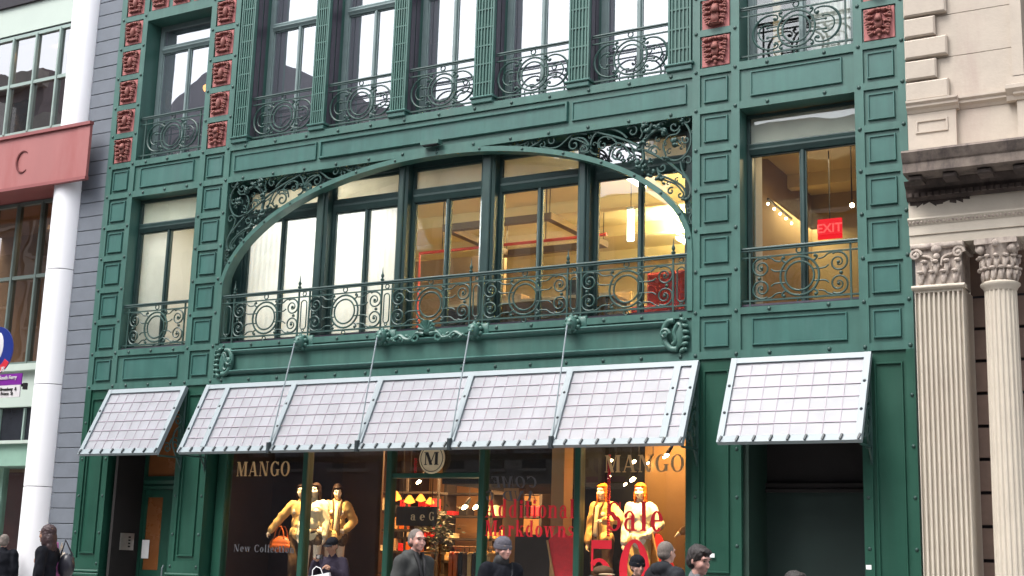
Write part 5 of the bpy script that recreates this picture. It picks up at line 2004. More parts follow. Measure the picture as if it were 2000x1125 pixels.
# ------------------------------------------------------------------ left door recess
YD = YW + .72
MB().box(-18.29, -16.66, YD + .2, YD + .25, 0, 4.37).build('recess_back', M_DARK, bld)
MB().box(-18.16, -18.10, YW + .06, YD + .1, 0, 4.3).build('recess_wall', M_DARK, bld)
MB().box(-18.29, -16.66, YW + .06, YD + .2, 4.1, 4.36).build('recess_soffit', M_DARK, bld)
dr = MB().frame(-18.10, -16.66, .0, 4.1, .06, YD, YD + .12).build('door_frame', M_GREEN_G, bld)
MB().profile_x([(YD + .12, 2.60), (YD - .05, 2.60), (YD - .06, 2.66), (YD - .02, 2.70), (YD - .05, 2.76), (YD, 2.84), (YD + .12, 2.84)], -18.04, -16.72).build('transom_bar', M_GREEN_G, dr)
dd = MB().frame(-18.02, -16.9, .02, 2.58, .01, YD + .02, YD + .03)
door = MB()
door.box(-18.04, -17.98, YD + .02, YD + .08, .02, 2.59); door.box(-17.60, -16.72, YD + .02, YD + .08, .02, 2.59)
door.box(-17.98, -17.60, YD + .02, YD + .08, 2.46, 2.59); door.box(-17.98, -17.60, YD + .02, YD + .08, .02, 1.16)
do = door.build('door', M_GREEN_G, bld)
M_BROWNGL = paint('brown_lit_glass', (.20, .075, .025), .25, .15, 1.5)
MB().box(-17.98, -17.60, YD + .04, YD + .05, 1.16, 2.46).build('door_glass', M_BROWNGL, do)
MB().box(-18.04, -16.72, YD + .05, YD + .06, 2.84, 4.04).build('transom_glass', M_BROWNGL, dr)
MB().tube([(-17.42, YD - .02, .95), (-17.42, YD - .05, 1.0), (-17.42, YD - .05, 1.2), (-17.42, YD - .02, 1.25)], .014, 6).build('handle', M_AWNBAR, do, True)
nq = at(285, 1072, YD + .03)
no = MB().cbox(nq.x - .09, nq.x + .085, YD + .014, YD + .0195, nq.z - .17, nq.z + .16, .001).build('paper_notice', M_WHITE)
tag(no, 'white paper notice taped to the glass of the left door', 'notice')
qx = -18.098
ip = thing('intercom_panel', 'grey metal intercom panel on the left wall of the door recess', 'intercom', (qx, YW + .4, 1.55))
M_STEEL = paint('brushed_steel', (.42, .40, .38), .4, .1, 9, metallic=.7)
MB().box(qx, qx + .025, YW + .26, YW + .58, 1.50, 1.80).build('panel_box', M_STEEL, ip)
for k in range(4):
    MB().box(qx + .0255, qx + .032, YW + .44, YW + .49, 1.55 + .055 * k, 1.58 + .055 * k).build('button', M_BLACK, ip)

# ------------------------------------------------------------------ right doorway: a dark shutter door
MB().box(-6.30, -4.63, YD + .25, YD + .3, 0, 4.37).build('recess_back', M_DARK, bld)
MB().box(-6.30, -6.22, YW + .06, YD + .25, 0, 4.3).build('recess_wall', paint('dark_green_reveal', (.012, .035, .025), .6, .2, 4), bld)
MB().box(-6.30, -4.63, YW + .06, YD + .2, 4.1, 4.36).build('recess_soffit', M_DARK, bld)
M_DKGREEN = paint('very_dark_green_door', (.009, .026, .022), .55, .15, 2)
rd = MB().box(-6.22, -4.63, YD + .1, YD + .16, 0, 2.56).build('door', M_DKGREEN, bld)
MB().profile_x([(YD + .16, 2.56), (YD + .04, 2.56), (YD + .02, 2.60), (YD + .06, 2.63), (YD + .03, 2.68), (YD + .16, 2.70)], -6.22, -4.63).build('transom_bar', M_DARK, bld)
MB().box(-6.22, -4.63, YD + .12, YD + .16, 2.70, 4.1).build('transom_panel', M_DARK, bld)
for (px, py, lab) in ((1391, 1085, 'small white sticker on the pier beside the dark haired man'), (1697, 1108, 'small white sticker low on the pier right of the dark doorway')):
    q = at(px, py, YS)
    o = MB().cbox(q.x - .035, q.x + .035, YS - .006, YS - .0008, q.z - .028, q.z + .028, .001).build('sticker', M_WHITE)
    tag(o, lab, 'sticker')

# ================================================================== left neighbour: pale modern building
lb = thing('modern_building', 'pale modern building with a white round column and red steel beam', 'building', (-21.5, YW, 0))
YL2 = YW + .60
# grey blue stone strip, course by course
sm_ = MB().cbox(-.335, .335, -.02, .12, -.1325, .1325, .006).mesh('stone_block', M_BLUESTONE)
z = .14
MB().box(-19.72, -19.03, YW + .10, YW + .5, 0, ZTOP).build('stone_backing', M_JOINT, lb)
i = 0
while z < ZTOP:
    link('stone_block', sm_, lb, Matrix.Translation((-19.375 + random.uniform(-.002, .002), YW + .05 + random.uniform(-.003, .003), z)))
    z += .277
# white column in drums
cz0 = 0.0
for (za, zb) in ((0, 2.60), (2.612, 4.51), (4.522, 6.73), (6.742, 9.6), (9.612, ZTOP)):
    m = MB()
    m.lathe((-20.05, YW + .12, 0), [(.335, za), (.345, za + .006), (.345, zb - .006), (.335, zb)], 40)
    m.build('column_drum', M_WHITECOL, lb, True)
MB().lathe((-20.05, YW + .12, 0), [(.325, 0), (.325, ZTOP)], 24).build('column_core', M_JOINT, lb)
# red beam with flanges
bm_ = MB().box(-27.0, -19.27, YW - .285, YW - .235, 8.46, 9.50).build('red_beam', M_REDSTEEL, lb)
MB().box(-27.0, -19.25, YW - .33, YW - .235, 9.50, 9.565).build('flange', M_REDFLANGE, bm_)
MB().box(-27.0, -19.25, YW - .33, YW - .235, 8.40, 8.46).build('flange', M_REDFLANGE, bm_)
MB().box(-19.62, -19.275, YW - .2935, YW - .2855, 8.47, 9.49).build('end_plate', M_REDSTEEL, bm_)
MB().box(-27.0, -20.45, YW - .234, YL2 + .3, 8.47, 9.49).build('beam_web', M_REDFLANGE, bm_)
q = at(45, 316, YW - .29)
m = MB()
arc = [(q.x + .17 * math.cos(t), q.z + .22 * math.sin(t)) for t in [math.radians(50 + 260 * k / 26) for k in range(27)]]
m.tube(P3(arc, YW - .29), [.008 + .022 * math.sin(PI * k / 26) for k in range(27)], 6)
m.build('letter', paint('dark_red_letter', (.13, .02, .02), .5, .1), bm_)
# walls and glazing
MB().box(-27, -20.0, YL2, YL2 + .3, 12.30, 12.95).build('spandrel', M_MINT, lb)
MB().box(-27, -20.0, YL2 - .06, YL2 + .3, 12.951, 13.6).build('spandrel', M_JOINT, lb)
MB().box(-27, -20.0, YL2 + .02, YL2 + .3, 12.18, 12.2995).build('head_shadow_gap', M_JOINT, lb)


M_DKMULL = paint('dark_grey_green_mullion', (.12, .16, .145), .45, .08, 3)


def curtain(z0, z1, zt, cols, gm, mt=None):
    mt = mt or M_MINTBAR
    for x in cols:
        MB().cbox(x - .026, x + .026, YL2 - .05, YL2 + .1, z0, z1, .008).build('mullion', mt, lb)
    for zz in (z0, zt, z1):
        MB().box(-27, -20.0, YL2 - .03, YL2 + .09, zz - .035, zz + .035).build('rail', mt, lb)
    xs = sorted(cols)
    for a, b in zip(xs[:-1], xs[1:]):
        for (za, zb) in ((z0 + .04, zt - .04), (zt + .04, z1 - .04)):
            MB().box(a + .03, b - .03, YL2 + .02, YL2 + .03, za, zb).build('pane', gm, lb)


CO = [-22.81 + .71 * k for k in range(-4, 5)]
M_GLASSL = glass('left_building_glass', (.40, .38, .36), 1.6, .22, .12)
M_GLASSL2 = glass('left_building_glass_low', (.75, .70, .66), 1.2, .05, .12)
curtain(10.0, 12.2, 11.10, CO, M_GLASSL)
curtain(5.08, 8.42, 6.86, CO, M_GLASSL2, M_DKMULL)
MB().box(-27, -20.0, YL2 - .12, YL2 + .3, 4.93, 5.06).build('sill', M_MINT, lb)
MB().box(-27, -20.0, YL2, YL2 + .3, 4.22, 4.93).build('spandrel', M_MINT, lb)
MB().box(-27, -20.0, YL2 + .1, YL2 + .3, 3.50, 4.22).build('dark_strip_window', M_DARKWIN, lb)
for x in CO:
    MB().box(x - .02, x + .02, YL2 + .05, YL2 + .0995, 3.52, 4.2).build('mullion', M_MINTBAR, lb)
MB().box(-27, -19.9, YL2 - .5, YL2 + .3, 3.44, 3.5).build('canopy_edge', M_MINT, lb)
MB().box(-27, -19.9, YL2 - .42, YL2 + .3, 3.02, 3.438).build('canopy', M_GREENCAN, lb)
MB().box(-27, -19.75, YL2 + 3.6, YL2 + 3.7, 0, ZTOP).build('inner_wall', M_BROWNW, lb)
MB().box(-27, -19.72, YL2 + .3, YL2 + 3.6, 9.0, 9.9).build('floor_slab', M_BROWNW, lb)
MB().box(-27, -19.72, YL2 + .3, YL2 + 3.6, 4.2, 4.98).build('floor_slab', M_BROWNW, lb)
MB().box(-27, -19.72, YL2 + .3, YL2 + 3.6, 12.4, 12.6).build('floor_slab', M_BROWNW, lb)
MB().box(-19.72, -19.6, YL2, YL2 + 3.6, 0, ZTOP).build('inner_wall', M_BROWNW, lb)
# amber light low in both floors, put in as ochre blocks under lamps
o = MB().box(-26, -20.4, YL2 + 1.4, YL2 + 1.6, 9.9, 10.25).build('amber_block', M_OCHRE, lb)
o = MB().box(-22.6, -21.5, YL2 + 1.3, YL2 + 1.6, 4.98, 6.1).build('amber_block', M_OCHRE, lb)
lamp('AREA', 'left_office_light', (-22.0, YL2 + 1.2, 8.2), 22, (1, .62, .30), .9, (-22, YL2 + 1.4, 0))
lamp('AREA', 'left_office_light', (-22.0, YL2 + 1.0, 12.2), 20, (1, .6, .28), .9, (-22, YL2 + 1.4, 0))
# ground floor shop window: dark red inside
MB().box(-27, -20.0, YL2 + .9, YL2 + 1.0, 0, 3.0).build('shop_back', paint('dark_red_wall', (.075, .014, .012), .7, .4, 1.2), lb)
for x in (-23.4, -21.75, -20.45):
    MB().box(x - .06, x + .06, YL2 - .04, YL2 + .1, 0, 3.02).build('shop_post', M_GREENCAN, lb)
MB().box(-27, -20.0, YL2 + .02, YL2 + .03, 0, 3.02).build('pane', M_GLASSSHOP, lb)

# ================================================================== right neighbour: limestone building
rbld = thing('limestone_building', 'pale limestone building with quoins, sooty cornice and fluted columns', 'building', (-2.5, YW, 0))
XR = 6.0
MB().box(-3.91, -2.54, YW + .03, YW + .6, 7.0, ZTOP + 1).build('ashlar_backing', M_LIME, rbld)
# ashlar courses of the wall between quoins and window
z = 7.72
k = 0
while z < ZTOP + .6:
    x = -3.36
    xs = [-3.30, -2.54]
    MB().cbox(xs[0] - .2, xs[1], YW + .0, YW + .031, z + .003, z + .604, .004).build('ashlar_block', M_LIME, rbld)
    z += .607
    k += 1
z = 7.72
k = 0
while z < ZTOP + .4:
    xr = -3.35 if k % 2 == 0 else -3.50
    MB().cbox(-3.915, xr, YW - .09, YW + .03, z + .018, z + .290, .022).build('quoin', M_LIME, rbld)
    z += .306
    k += 1
# window on the right
MB().box(-2.54, -2.40, YW - .06, YW + .4, 7.9, ZTOP + 1).build('window_jamb', M_LIME, rbld)
wv_ = MB().box(-2.40, -1.2, YW + .36, YW + .40, 7.9, ZTOP + 1).build('window', M_DARKWIN, rbld)
MB().box(-2.40, -2.30, YW + .28, YW + .359, 7.9, ZTOP + 1).build('frame', M_BROWNW, wv_)
MB().box(-1.2, XR, YW - .02, YW + .4, 7.9, ZTOP + 1).build('wall', M_LIME, rbld)
MB().profile_x([(YW + .4, 7.56), (YW - .10, 7.56), (YW - .12, 7.62), (YW - .19, 7.70), (YW - .19, 7.75), (YW - .06, 7.80), (YW - .06, 7.91), (YW + .4, 7.91)], -2.62, XR).build('window_sill', M_LIME, rbld)
# plinth band with sunk panels and string course
for (x0, x1, y, pan) in ((-3.90, -3.27, YW - .08, True), (-3.27, -2.50, YW - .0, False), (-2.50, -1.9, YW - .08, True), (-1.9, XR, YW, False)):
    MB().box(x0, x1, y, YW + .4, 7.0, 7.56).build('plinth_block', M_LIME, rbld)
    if pan:
        MB().bead(x0 + .10, x1 - .10, 7.27, 7.46, .035, y - .018, y + .001).build('panel', M_LIME, rbld)
    MB().profile_x([(y + .1, 7.555), (y - .01, 7.562), (y - .03, 7.60), (y - .07, 7.63), (y - .07, 7.66), (y - .10, 7.69), (y - .10, 7.72), (y + .1, 7.73)], x0 - (.0 if x0 < -3.8 else .03), x1 + .04).build('string_course', M_LIME, rbld)
# cornice
MB().profile_x([(YW + .3, 6.88), (YW - .70, 6.86), (YW - .72, 6.83), (YW - .66, 6.72), (YW - .64, 6.70), (YW - .64, 6.58), (YW - .60, 6.565), (YW - .35, 6.56), (YW + .3, 6.56)], -3.86, XR).build('cornice', M_LIMEDIRTY, rbld)
MB().profile_x([(YW + .3, 6.885), (YW - .69, 6.865), (YW - .2, 6.98), (YW + .3, 7.05)], -3.86, XR).build('cornice_wash', M_LIME, rbld)
MB().profile_x([(YW + .3, 6.555), (YW - .33, 6.555), (YW - .29, 6.50), (YW - .24, 6.46), (YW - .22, 6.36), (YW - .18, 6.32), (YW + .3, 6.32)], -3.92, XR).build('bed_moulding', M_SOOT, rbld)
mo = MB().cbox(-.085, .085, -.24, .0, -.075, .0, .02).mesh('modillion', M_SOOT)
for k in range(9):
    link('modillion', mo, rbld, Matrix.Translation((-3.72 + .43 * k, YW - .34, 6.553)))
de = MB().box(-.028, .028, -.05, .0, -.05, .0).mesh('dentil', M_SOOT)
for k in range(50):
    link('dentil', de, rbld, Matrix.Translation((-3.86 + .085 * k, YW - .215, 6.405)))
# frieze, bead moulding, architrave
YA = YW - .15
MB().box(-3.91, XR, YA + .005, YW + .8, 6.05, 6.32).build('frieze', M_LIMELOW, rbld)
MB().profile_x([(YW, 6.09), (YA - .05, 6.085), (YA - .06, 6.06), (YA - .03, 6.02), (YA - .015, 5.99), (YW, 5.99)], -3.915, XR).build('architrave_moulding', M_LIMELOW, rbld)
bd = MB().ball((0, 0, 0), (.018, .022, .022), 7, 5).mesh('bead', M_CAPITAL, True)
for k in range(70):
    link('bead', bd, rbld, Matrix.Translation((-3.89 + .05 * k, YA - .03, 6.025)))
MB().box(-3.91, XR, YA - .008, YW + .8, 5.86, 5.99).build('architrave', M_LIMELOW, rbld)
MB().box(-3.91, XR, YA + .012, YW + .8, 5.73, 5.86).build('architrave', M_LIMELOW, rbld)


st2 = MB()
rnd = random.Random(9)
for k in range(9):
    x = -3.89 + k * .085
    st2.prism([(x, 6.319), (x + .086, 6.319), (x + .086, 6.319 - rnd.uniform(.02, .10)), (x, 6.319 - rnd.uniform(.02, .10))], YA + .0035, YA + .0065)
st2.build('soot_crust', M_SOOT, rbld)


def leaf_row(m, cx, cy, R, z, n, a0, a1, s, square=False, hx=0):
    for k in range(n):
        if square:
            x = cx - hx + 2 * hx * (k + .5) / n
            p = Vector((x, cy, z)); out = Vector((0, -1, 0))
        else:
            a = a0 + (a1 - a0) * k / (n - 1)
            out = Vector((math.cos(a), math.sin(a), 0)); p = Vector((cx, cy, z)) + out * R
        m.ball(p + out * .01, (.035 * s, .035 * s, .09 * s), 8, 6)
        m.ball(p + out * .045 * s + Vector((0, 0, .085 * s)), (.042 * s, .036 * s, .024 * s), 8, 6)
        m.ball(p + out * .02 * s + Vector((.03 * s, 0, .03 * s)), (.02 * s, .02 * s, .05 * s), 6, 5)


# square fluted pilaster with a Corinthian capital
PX0, PX1 = -3.865, -3.255
pm = MB()
nfl = 10
pm.box(PX0, PX1, YA + .04, YW + .5, 0, 5.12)
st_ = (PX1 - PX0) / nfl
for k in range(nfl + 1):
    x = PX0 + k * st_
    a, b = max(PX0, x - .014), min(PX1, x + .014)
    pm.cbox(a, b, YA - .005, YA + .041, 0, 5.08, .008)
pm.box(PX0, PX1, YA + .0, YA + .0405, 5.08, 5.12)
pil = pm.build('fluted_pilaster', M_LIMELOW, rbld)
MB().profile_x([(YW, 5.12), (YA - .03, 5.12), (YA - .055, 5.14), (YA - .055, 5.155), (YA - .03, 5.175), (YW, 5.175)], PX0 - .03, PX1 + .03).build('neck_ring', M_LIMELOW, pil)
cm_ = MB()
cm_.box(PX0 + .02, PX1 - .02, YA + .0, YW + .5, 5.175, 5.66)
cxp = (PX0 + PX1) / 2
leaf_row(cm_, cxp, YA - .005, 0, 5.26, 4, 0, 0, 1.0, True, .29)
leaf_row(cm_, cxp + .05, YA - .012, 0, 5.39, 4, 0, 0, 1.05, True, .28)
for s in (-1, 1):
    cm_.tube([(cxp + s * .27 + a, YA - .04, 5.58 + b) for a, b in spiral(0, 0, .075, .02, 0, 8, 18)], .022, 6)
    cm_.ball((cxp + s * .27, YA - .05, 5.58), .03, 7, 5)
    cm_.tube(P3(smooth2([(cxp + s * .05, 5.42), (cxp + s * .08, 5.53), (cxp + s * .2, 5.57)]), YA - .03), .018, 6)
cm_.ball((cxp, YA - .05, 5.64), (.07, .05, .055), 8, 6)
cm_.ball((cxp, YA - .045, 5.545), (.045, .045, .045), 8, 6)
cm_.cbox(PX0 - .03, PX1 + .03, YA - .06, YW + .5, 5.655, 5.728, .02)
cm_.build('capital', M_CAPITAL, pil, True)
# round fluted column
CX, CY, CR_ = -2.83, YA + .22, .205
cm2 = MB()
nf = 20
prof = []
for k in range(nf * 4):
    a = 2 * PI * k / (nf * 4)
    prof.append((a, CR_ if k % 4 in (0, 1) else CR_ - .018))
vs, fs = [], []
for zz, sc_ in ((0, 1.06), (2.5, 1.03), (5.07, .97)):
    for a, r in prof:
        vs.append((CX + r * sc_ * math.cos(a), CY + r * sc_ * math.sin(a), zz))
nn = nf * 4
for j in range(2):
    for k in range(nn):
        k2 = (k + 1) % nn
        fs.append((j * nn + k, j * nn + k2, (j + 1) * nn + k2, (j + 1) * nn + k))
cm2.add(vs, fs)
colm = cm2.build('fluted_column', M_LIMELOW, rbld)
MB().lathe((CX, CY, 0), [(CR_ * .97, 5.07), (CR_ + .01, 5.11), (CR_ + .04, 5.14), (CR_ + .04, 5.165), (CR_ + .0, 5.19)], 28).build('neck_ring', M_LIMELOW, colm, True)
cc = MB()
cc.lathe((CX, CY, 0), [(CR_ - .02, 5.18), (CR_ - .02, 5.4), (CR_ + .03, 5.6), (CR_ + .06, 5.66)], 24)
leaf_row(cc, CX, CY, CR_ - .01, 5.27, 8, -PI, 0, .95)
leaf_row(cc, CX, CY, CR_ + .0, 5.42, 7, -PI + .2, -.2, 1.0)
for a in (-PI * .75, -PI * .25):
    c = Vector((CX + .27 * math.cos(a), CY + .27 * math.sin(a), 5.6))
    cc.ball(c, (.055, .055, .065), 9, 7)
    cc.tube([c + Vector((p, 0, q_)) for p, q_ in spiral(0, 0, .07, .03, 0, 7, 14)], .02, 6)
cc.ball((CX, CY - .25, 5.66), (.05, .045, .05), 8, 6)
cc.box(CX - .26, CX + .26, CY - .26, CY + .26, 5.655, 5.728)
cc.build('capital', M_CAPITAL, colm, True)
# recessed wall with dark grooves behind
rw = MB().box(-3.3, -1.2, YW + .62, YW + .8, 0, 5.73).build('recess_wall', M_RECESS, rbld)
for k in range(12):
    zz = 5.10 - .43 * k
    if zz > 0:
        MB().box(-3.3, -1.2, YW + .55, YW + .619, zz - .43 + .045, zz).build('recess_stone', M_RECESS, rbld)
        MB().box(-3.3, -1.2, YW + .612, YW + .6195, zz + .001, zz + .044).build('recess_groove', M_JOINT, rbld)

# ================================================================== across the street (mirrored in the upper windows)
def far_block(name, label, x0, x1, y0, y1, h, mat, nx, nz, gable=0.0):
    b = thing(name, label, 'building', ((x0 + x1) / 2, y1, 0))
    m = MB().box(x0, x1, y0, y1, 0, h)
    if gable:
        m.prism([(x0, h), (x1, h), ((x0 + x1) / 2, h + gable)], y0, y1)
    wl_ = m.build('wall', mat, b)
    MB().box(x0 - .2, x1 + .2, y1 - .1, y1 + .5, h - .9, h - .2).build('cornice', M_STONEFAR, b)
    dx = (x1 - x0) / nx
    dz = (h - 5) / nz
    me = MB().box(-dx * .27, dx * .27, -.02, .06, -dz * .33, dz * .33).mesh('window', M_DARKWIN)
    fm = MB().box(-dx * .33, dx * .33, -.02, .16, -.12, .0).mesh('sill', M_STONEFAR)
    for i in range(nx):
        for j in range(nz):
            c = (x0 + dx * (i + .5), y1, 4.2 + dz * (j + .5))
            wv = link('window', me, b, Matrix.Translation(c))
            link('sill', fm, wv, Matrix.Translation((c[0], c[1], c[2] - dz * .33)))
    return b


YO = -5.0
far_block('brick_building', 'dark gabled building across the street mirrored in the upper left windows', -45, -28.6, YO - 12, YO, 18.6, M_BRICKDK, 6, 4, 4.2)
far_block('brick_building', 'lower dark building across the street mirrored in the second upper window', -28.4, -26.4, YO - 12, YO, 19.0, M_BRICKDK, 2, 4)
far_block('stone_building', 'low building across the street mirrored under the bright sky in the upper windows', -26.2, -18, YO - 12, YO, 14.2, M_STONEFAR, 5, 3)
far_block('stone_building', 'tall building far along the street mirrored in the left neighbour\'s glass', -90, -49.6, YO - 12, YO, 24.0, M_BRICKDK, 14, 5)
far_block('stone_building', 'pale lower building across the street mirrored beside the white column', -49.4, -45.2, YO - 12, YO, 21.6, M_STONEFAR, 3, 5)
far_block('brick_building', 'brown building across the street mirrored in the rightmost upper window', -17.2, 30, YO - 12, YO, 16, M_BRICKDK, 12, 4)

# ================================================================== bus stop sign at the left edge
M_NAVY = paint('navy_blue_enamel', (.012, .03, .22), .35, .05, 3)
M_REDS = paint('red_enamel', (.62, .03, .05), .35, .05, 3)
M_PURP = paint('purple_enamel', (.20, .02, .30), .35, .05, 3)
M_WSIGN = paint('white_enamel', (.72, .70, .72), .4, .04, 3)
YSG = 10.0
c = at(-7, 686, YSG)
bs = thing('bus_stop_sign', 'blue and red round bus stop sign with purple and white plates at the left edge', 'sign', (c.x - .08, YSG, 0))
MB().tube([(c.x - .10, YSG + .04, 0), (c.x - .10, YSG + .04, c.z + .35)], .035, 10).build('pole', M_STEEL, bs, True)
def disc(r, y0, y1, mat, name, cut=None):
    n = 40
    pts = [(c.x + r * math.cos(2 * PI * k / n), c.z + r * math.sin(2 * PI * k / n)) for k in range(n)]
    if cut is not None:
        pts = [(c.x + r * math.cos(t), c.z + r * math.sin(t)) for t in [math.radians(cut[0] + (cut[1] - cut[0]) * k / n) for k in range(n + 1)]]
        pts = pts + [(c.x + r * .70 * math.cos(t), c.z + r * .70 * math.sin(t)) for t in [math.radians(cut[1] - (cut[1] - cut[0]) * k / n) for k in range(n + 1)]]
        m = MB()
        h = n + 1
        for k in range(n):
            m.prism([pts[k], pts[k + 1], pts[2 * h - 2 - k], pts[2 * h - 1 - k]], y0, y1)
        return m.build(name, mat, bs)
    return MB().prism(pts, y0, y1).build(name, mat, bs)
R_ = .275
disc(R_, YSG - .012, YSG + .0, M_NAVY, 'disc')
disc(R_, YSG - .017, YSG - .0121, M_REDS, 'red_band', (210, 330))
MB().ball((c.x + .03, YSG - .012, c.z + .05), (.09, .006, .16), 12, 8).build('bus_symbol', M_WSIGN, bs, True)
text('BUS', .075, M_WSIGN, wallM(c.x + .12, YSG - .0185, c.z - .215), bs, bold=.002)
p0, p1 = at(45, 729, YSG), at(44, 751, YSG)
p2 = at(43, 775, YSG)
MB().box(p0.x - .9, p0.x, YSG - .012, YSG, p1.z, p0.z).build('route_plate', M_PURP, bs)
MB().box(p0.x - .9, p0.x - .01, YSG - .012, YSG, p2.z, p1.z - .002).build('stop_plate', M_WSIGN, bs)
text('South Ferry', .058, M_WSIGN, wallM(p0.x - .075, YSG - .0155, (p0.z + p1.z) / 2 + .02), bs, align='RIGHT', bold=.001)
text('Broadway', .05, M_BLACKV, wallM(p0.x - .12, YSG - .0155, p1.z - .045), bs, align='RIGHT')
text('&', .05, M_BLACKV, wallM(p0.x - .06, YSG - .0155, p1.z - .045), bs, align='RIGHT')
text('Prince  St', .05, M_BLACKV, wallM(p0.x - .11, YSG - .0155, p1.z - .095), bs, align='RIGHT')
MB().tube([(p0.x + .02, YSG + .03, p1.z + .02), (p0.x + .02, YSG + .03, p1.z - .05)], .028, 8).build('clamp', M_BLACK, bs)
MB().tube([(c.x - .10, YSG + .03, p1.z), (p0.x + .02, YSG + .03, p1.z)], .018, 8).build('bracket_arm', M_BLACK, bs)

# ================================================================== people on the pavement
M_SKIN = paint('skin', (.50, .29, .23), .5, .06, 14)
M_SKIN2 = paint('skin_ruddy', (.53, .29, .24), .5, .06, 14)
M_SKIN3 = paint('skin_tan', (.32, .17, .11), .5, .06, 14)
M_EYE = paint('dark_eye', (.02, .015, .012), .2, .1)
M_BROW = paint('brow_hair', (.10, .07, .05), .8, .2)
M_BROWG = paint('brow_grey', (.22, .17, .13), .8, .2)
M_LIPS = paint('lips', (.38, .13, .11), .5, .1)
M_HAIRG = paint('short_grey_hair', (.15, .125, .11), .85, .3, 60, bump=.4, bscale=180)
M_HAIRB = paint('black_hair', (.018, .013, .012), .6, .3, 40, bump=.4, bscale=160)
M_HAIRBR = paint('dark_brown_hair', (.035, .016, .018), .6, .3, 30, bump=.3, bscale=120)
M_WOOLG = paint('grey_wool', (.11, .105, .125), .95, .2, 40, bump=.6, bscale=150, spec=.12)
M_WOOLB = paint('charcoal_wool', (.012, .013, .017), .95, .3, 40, bump=.6, bscale=150, spec=.12)
M_GREYJ = paint('grey_jacket_cloth', (.055, .057, .056), .85, .15, 9, bump=.25, bscale=50, spec=.12)
M_NAVYC = paint('dark_navy_coat', (.009, .010, .014), .85, .2, 9, bump=.25, bscale=50, spec=.12)
M_PURPC = paint('dark_purple_grey_fleece', (.028, .023, .036), .9, .2, 9, bump=.25, bscale=50, spec=.12)
M_CHARC = paint('charcoal_coat', (.025, .027, .031), .85, .2, 9, bump=.25, bscale=50, spec=.12)
M_LGREY = paint('light_grey_sweater', (.17, .18, .19), .9, .15, 12, bump=.25, bscale=60, spec=.12)
M_JEANS = paint('dark_jeans', (.03, .04, .07), .9, .2, 9, spec=.12)
M_SHOE = paint('black_shoe', (.015, .014, .014), .5, .2, 6)
M_BAGW = paint('white_paper_bag', (.80, .80, .82), .6, .02, 2)
M_SCARF = paint('pink_patterned_scarf', (.45, .14, .34), .9, .7, 22)
M_CREAMB = paint('cream_bag', (.72, .62, .50), .7, .08, 6)
M_TEAL = paint('pale_teal_cloth', (.40, .58, .55), .9, .1, 6)
M_LEATHER = paint('black_leather', (.02, .02, .028), .3, .2, 8)

WALK = {1: ((.10, .17, .50), (.10, .05, .10)), -1: ((-.10, -.02, .50), (-.10, -.30, .15))}


def person(label, x, y, h, yaw, arms=None, coat=None, skin=None, head=(0, 0, 0), hood=False, fem=0.0, hair=None, hat=None, legs=WALK, eyes=True, brow=None, lean=.03, voxel=.009, pants=None, thick=.022):
    arms = arms or ARM_DOWN
    r = thing('person', label, 'person', (x, y, 0), None, yaw)
    body, hc, F, k = figure(r, h, skin or M_SKIN, arms, legs, head, fem, lean, voxel)
    jacket(r, arms, k, 'jacket', coat or M_NAVYC, fem, lean, thick, hood)
    trousers(r, k, pants or M_JEANS, legs)
    shoes(r, k, M_SHOE, legs)
    face_bits(r, body, hc, F, k, M_EYE, brow or M_BROW, M_LIPS)
    HC = {'short': [((0, -.022, .035), (.081, .098, .088)), ((0, -.045, -.01), (.078, .075, .07))],
          'full': [((0, -.022, .042), (.085, .104, .092)), ((0, .05, .085), (.06, .05, .028)), ((0, -.045, -.015), (.082, .08, .08)), ((.075, -.012, .015), (.012, .035, .04)), ((-.075, -.012, .015), (.012, .035, .04))],
          'long': [((0, -.024, .035), (.092, .108, .10)), ((0, -.07, -.08), (.105, .07, .13)), ((0, -.085, -.18), (.11, .06, .10)), ((.07, -.02, -.07), (.032, .06, .12)), ((-.07, -.02, -.07), (.032, .06, .12))],
          'stubble': [((0, -.026, .026), (.083, .100, .096)), ((0, -.05, -.02), (.078, .072, .065))]}
    if hair:
        on_head(r, hc, F, k, HC[hair[0]], 'hair', hair[1], .008)
    if hat:
        kind, mat = hat
        if kind == 'beanie':
            o = on_head(r, hc, F, k, [((0, -.016, .055), (.092, .112, .088)), ((0, -.018, .03), (.092, .112, .045))], 'beanie', mat, .008)
            m = MB()
            n = 28
            prof = [(-.004, -.026), (.006, -.022), (.009, 0), (.006, .022), (-.004, .026)]
            vs = []
            for dr, dz in prof:
                for i in range(n):
                    a = 2 * PI * i / n
                    vs.append(hc + F @ (Vector(((.090 + dr) * math.cos(a), -.016 + (.110 + dr) * math.sin(a), .026 + dz - .012 * math.sin(a))) * k))
            m.add(vs, [(j * n + i, j * n + (i + 1) % n, (j + 1) * n + (i + 1) % n, (j + 1) * n + i) for j in range(4) for i in range(n)])
            reparent(m.build('cuff', mat, r, True, M=WM[r.name].copy()), o)
        else:
            o = on_head(r, hc, F, k, [((0, -.014, .055), (.088, .108, .075))], 'cap', mat, .008)
            m = MB()
            m.ball(hc + F @ (Vector((0, .115, .032)) * k), [v * k for v in (.07, .075, .010)], 14, 8, F)
            reparent(m.build('visor', mat, r, True, M=WM[r.name].copy()), o)
    return r, body, hc, F, k


def toward(dx, dy):
    return math.atan2(-dx, dy)


# man with short grey hair walking to the right
r, body, hc, F, k = person('grey haired man in a grey jacket walking past the shop door', -8.24, 12.5, 1.80, toward(1, -.28), coat=M_GREYJ, skin=M_SKIN2, hair=('stubble', M_HAIRG), brow=M_BROWG, hood=True, head=(-.12, .02, 0))
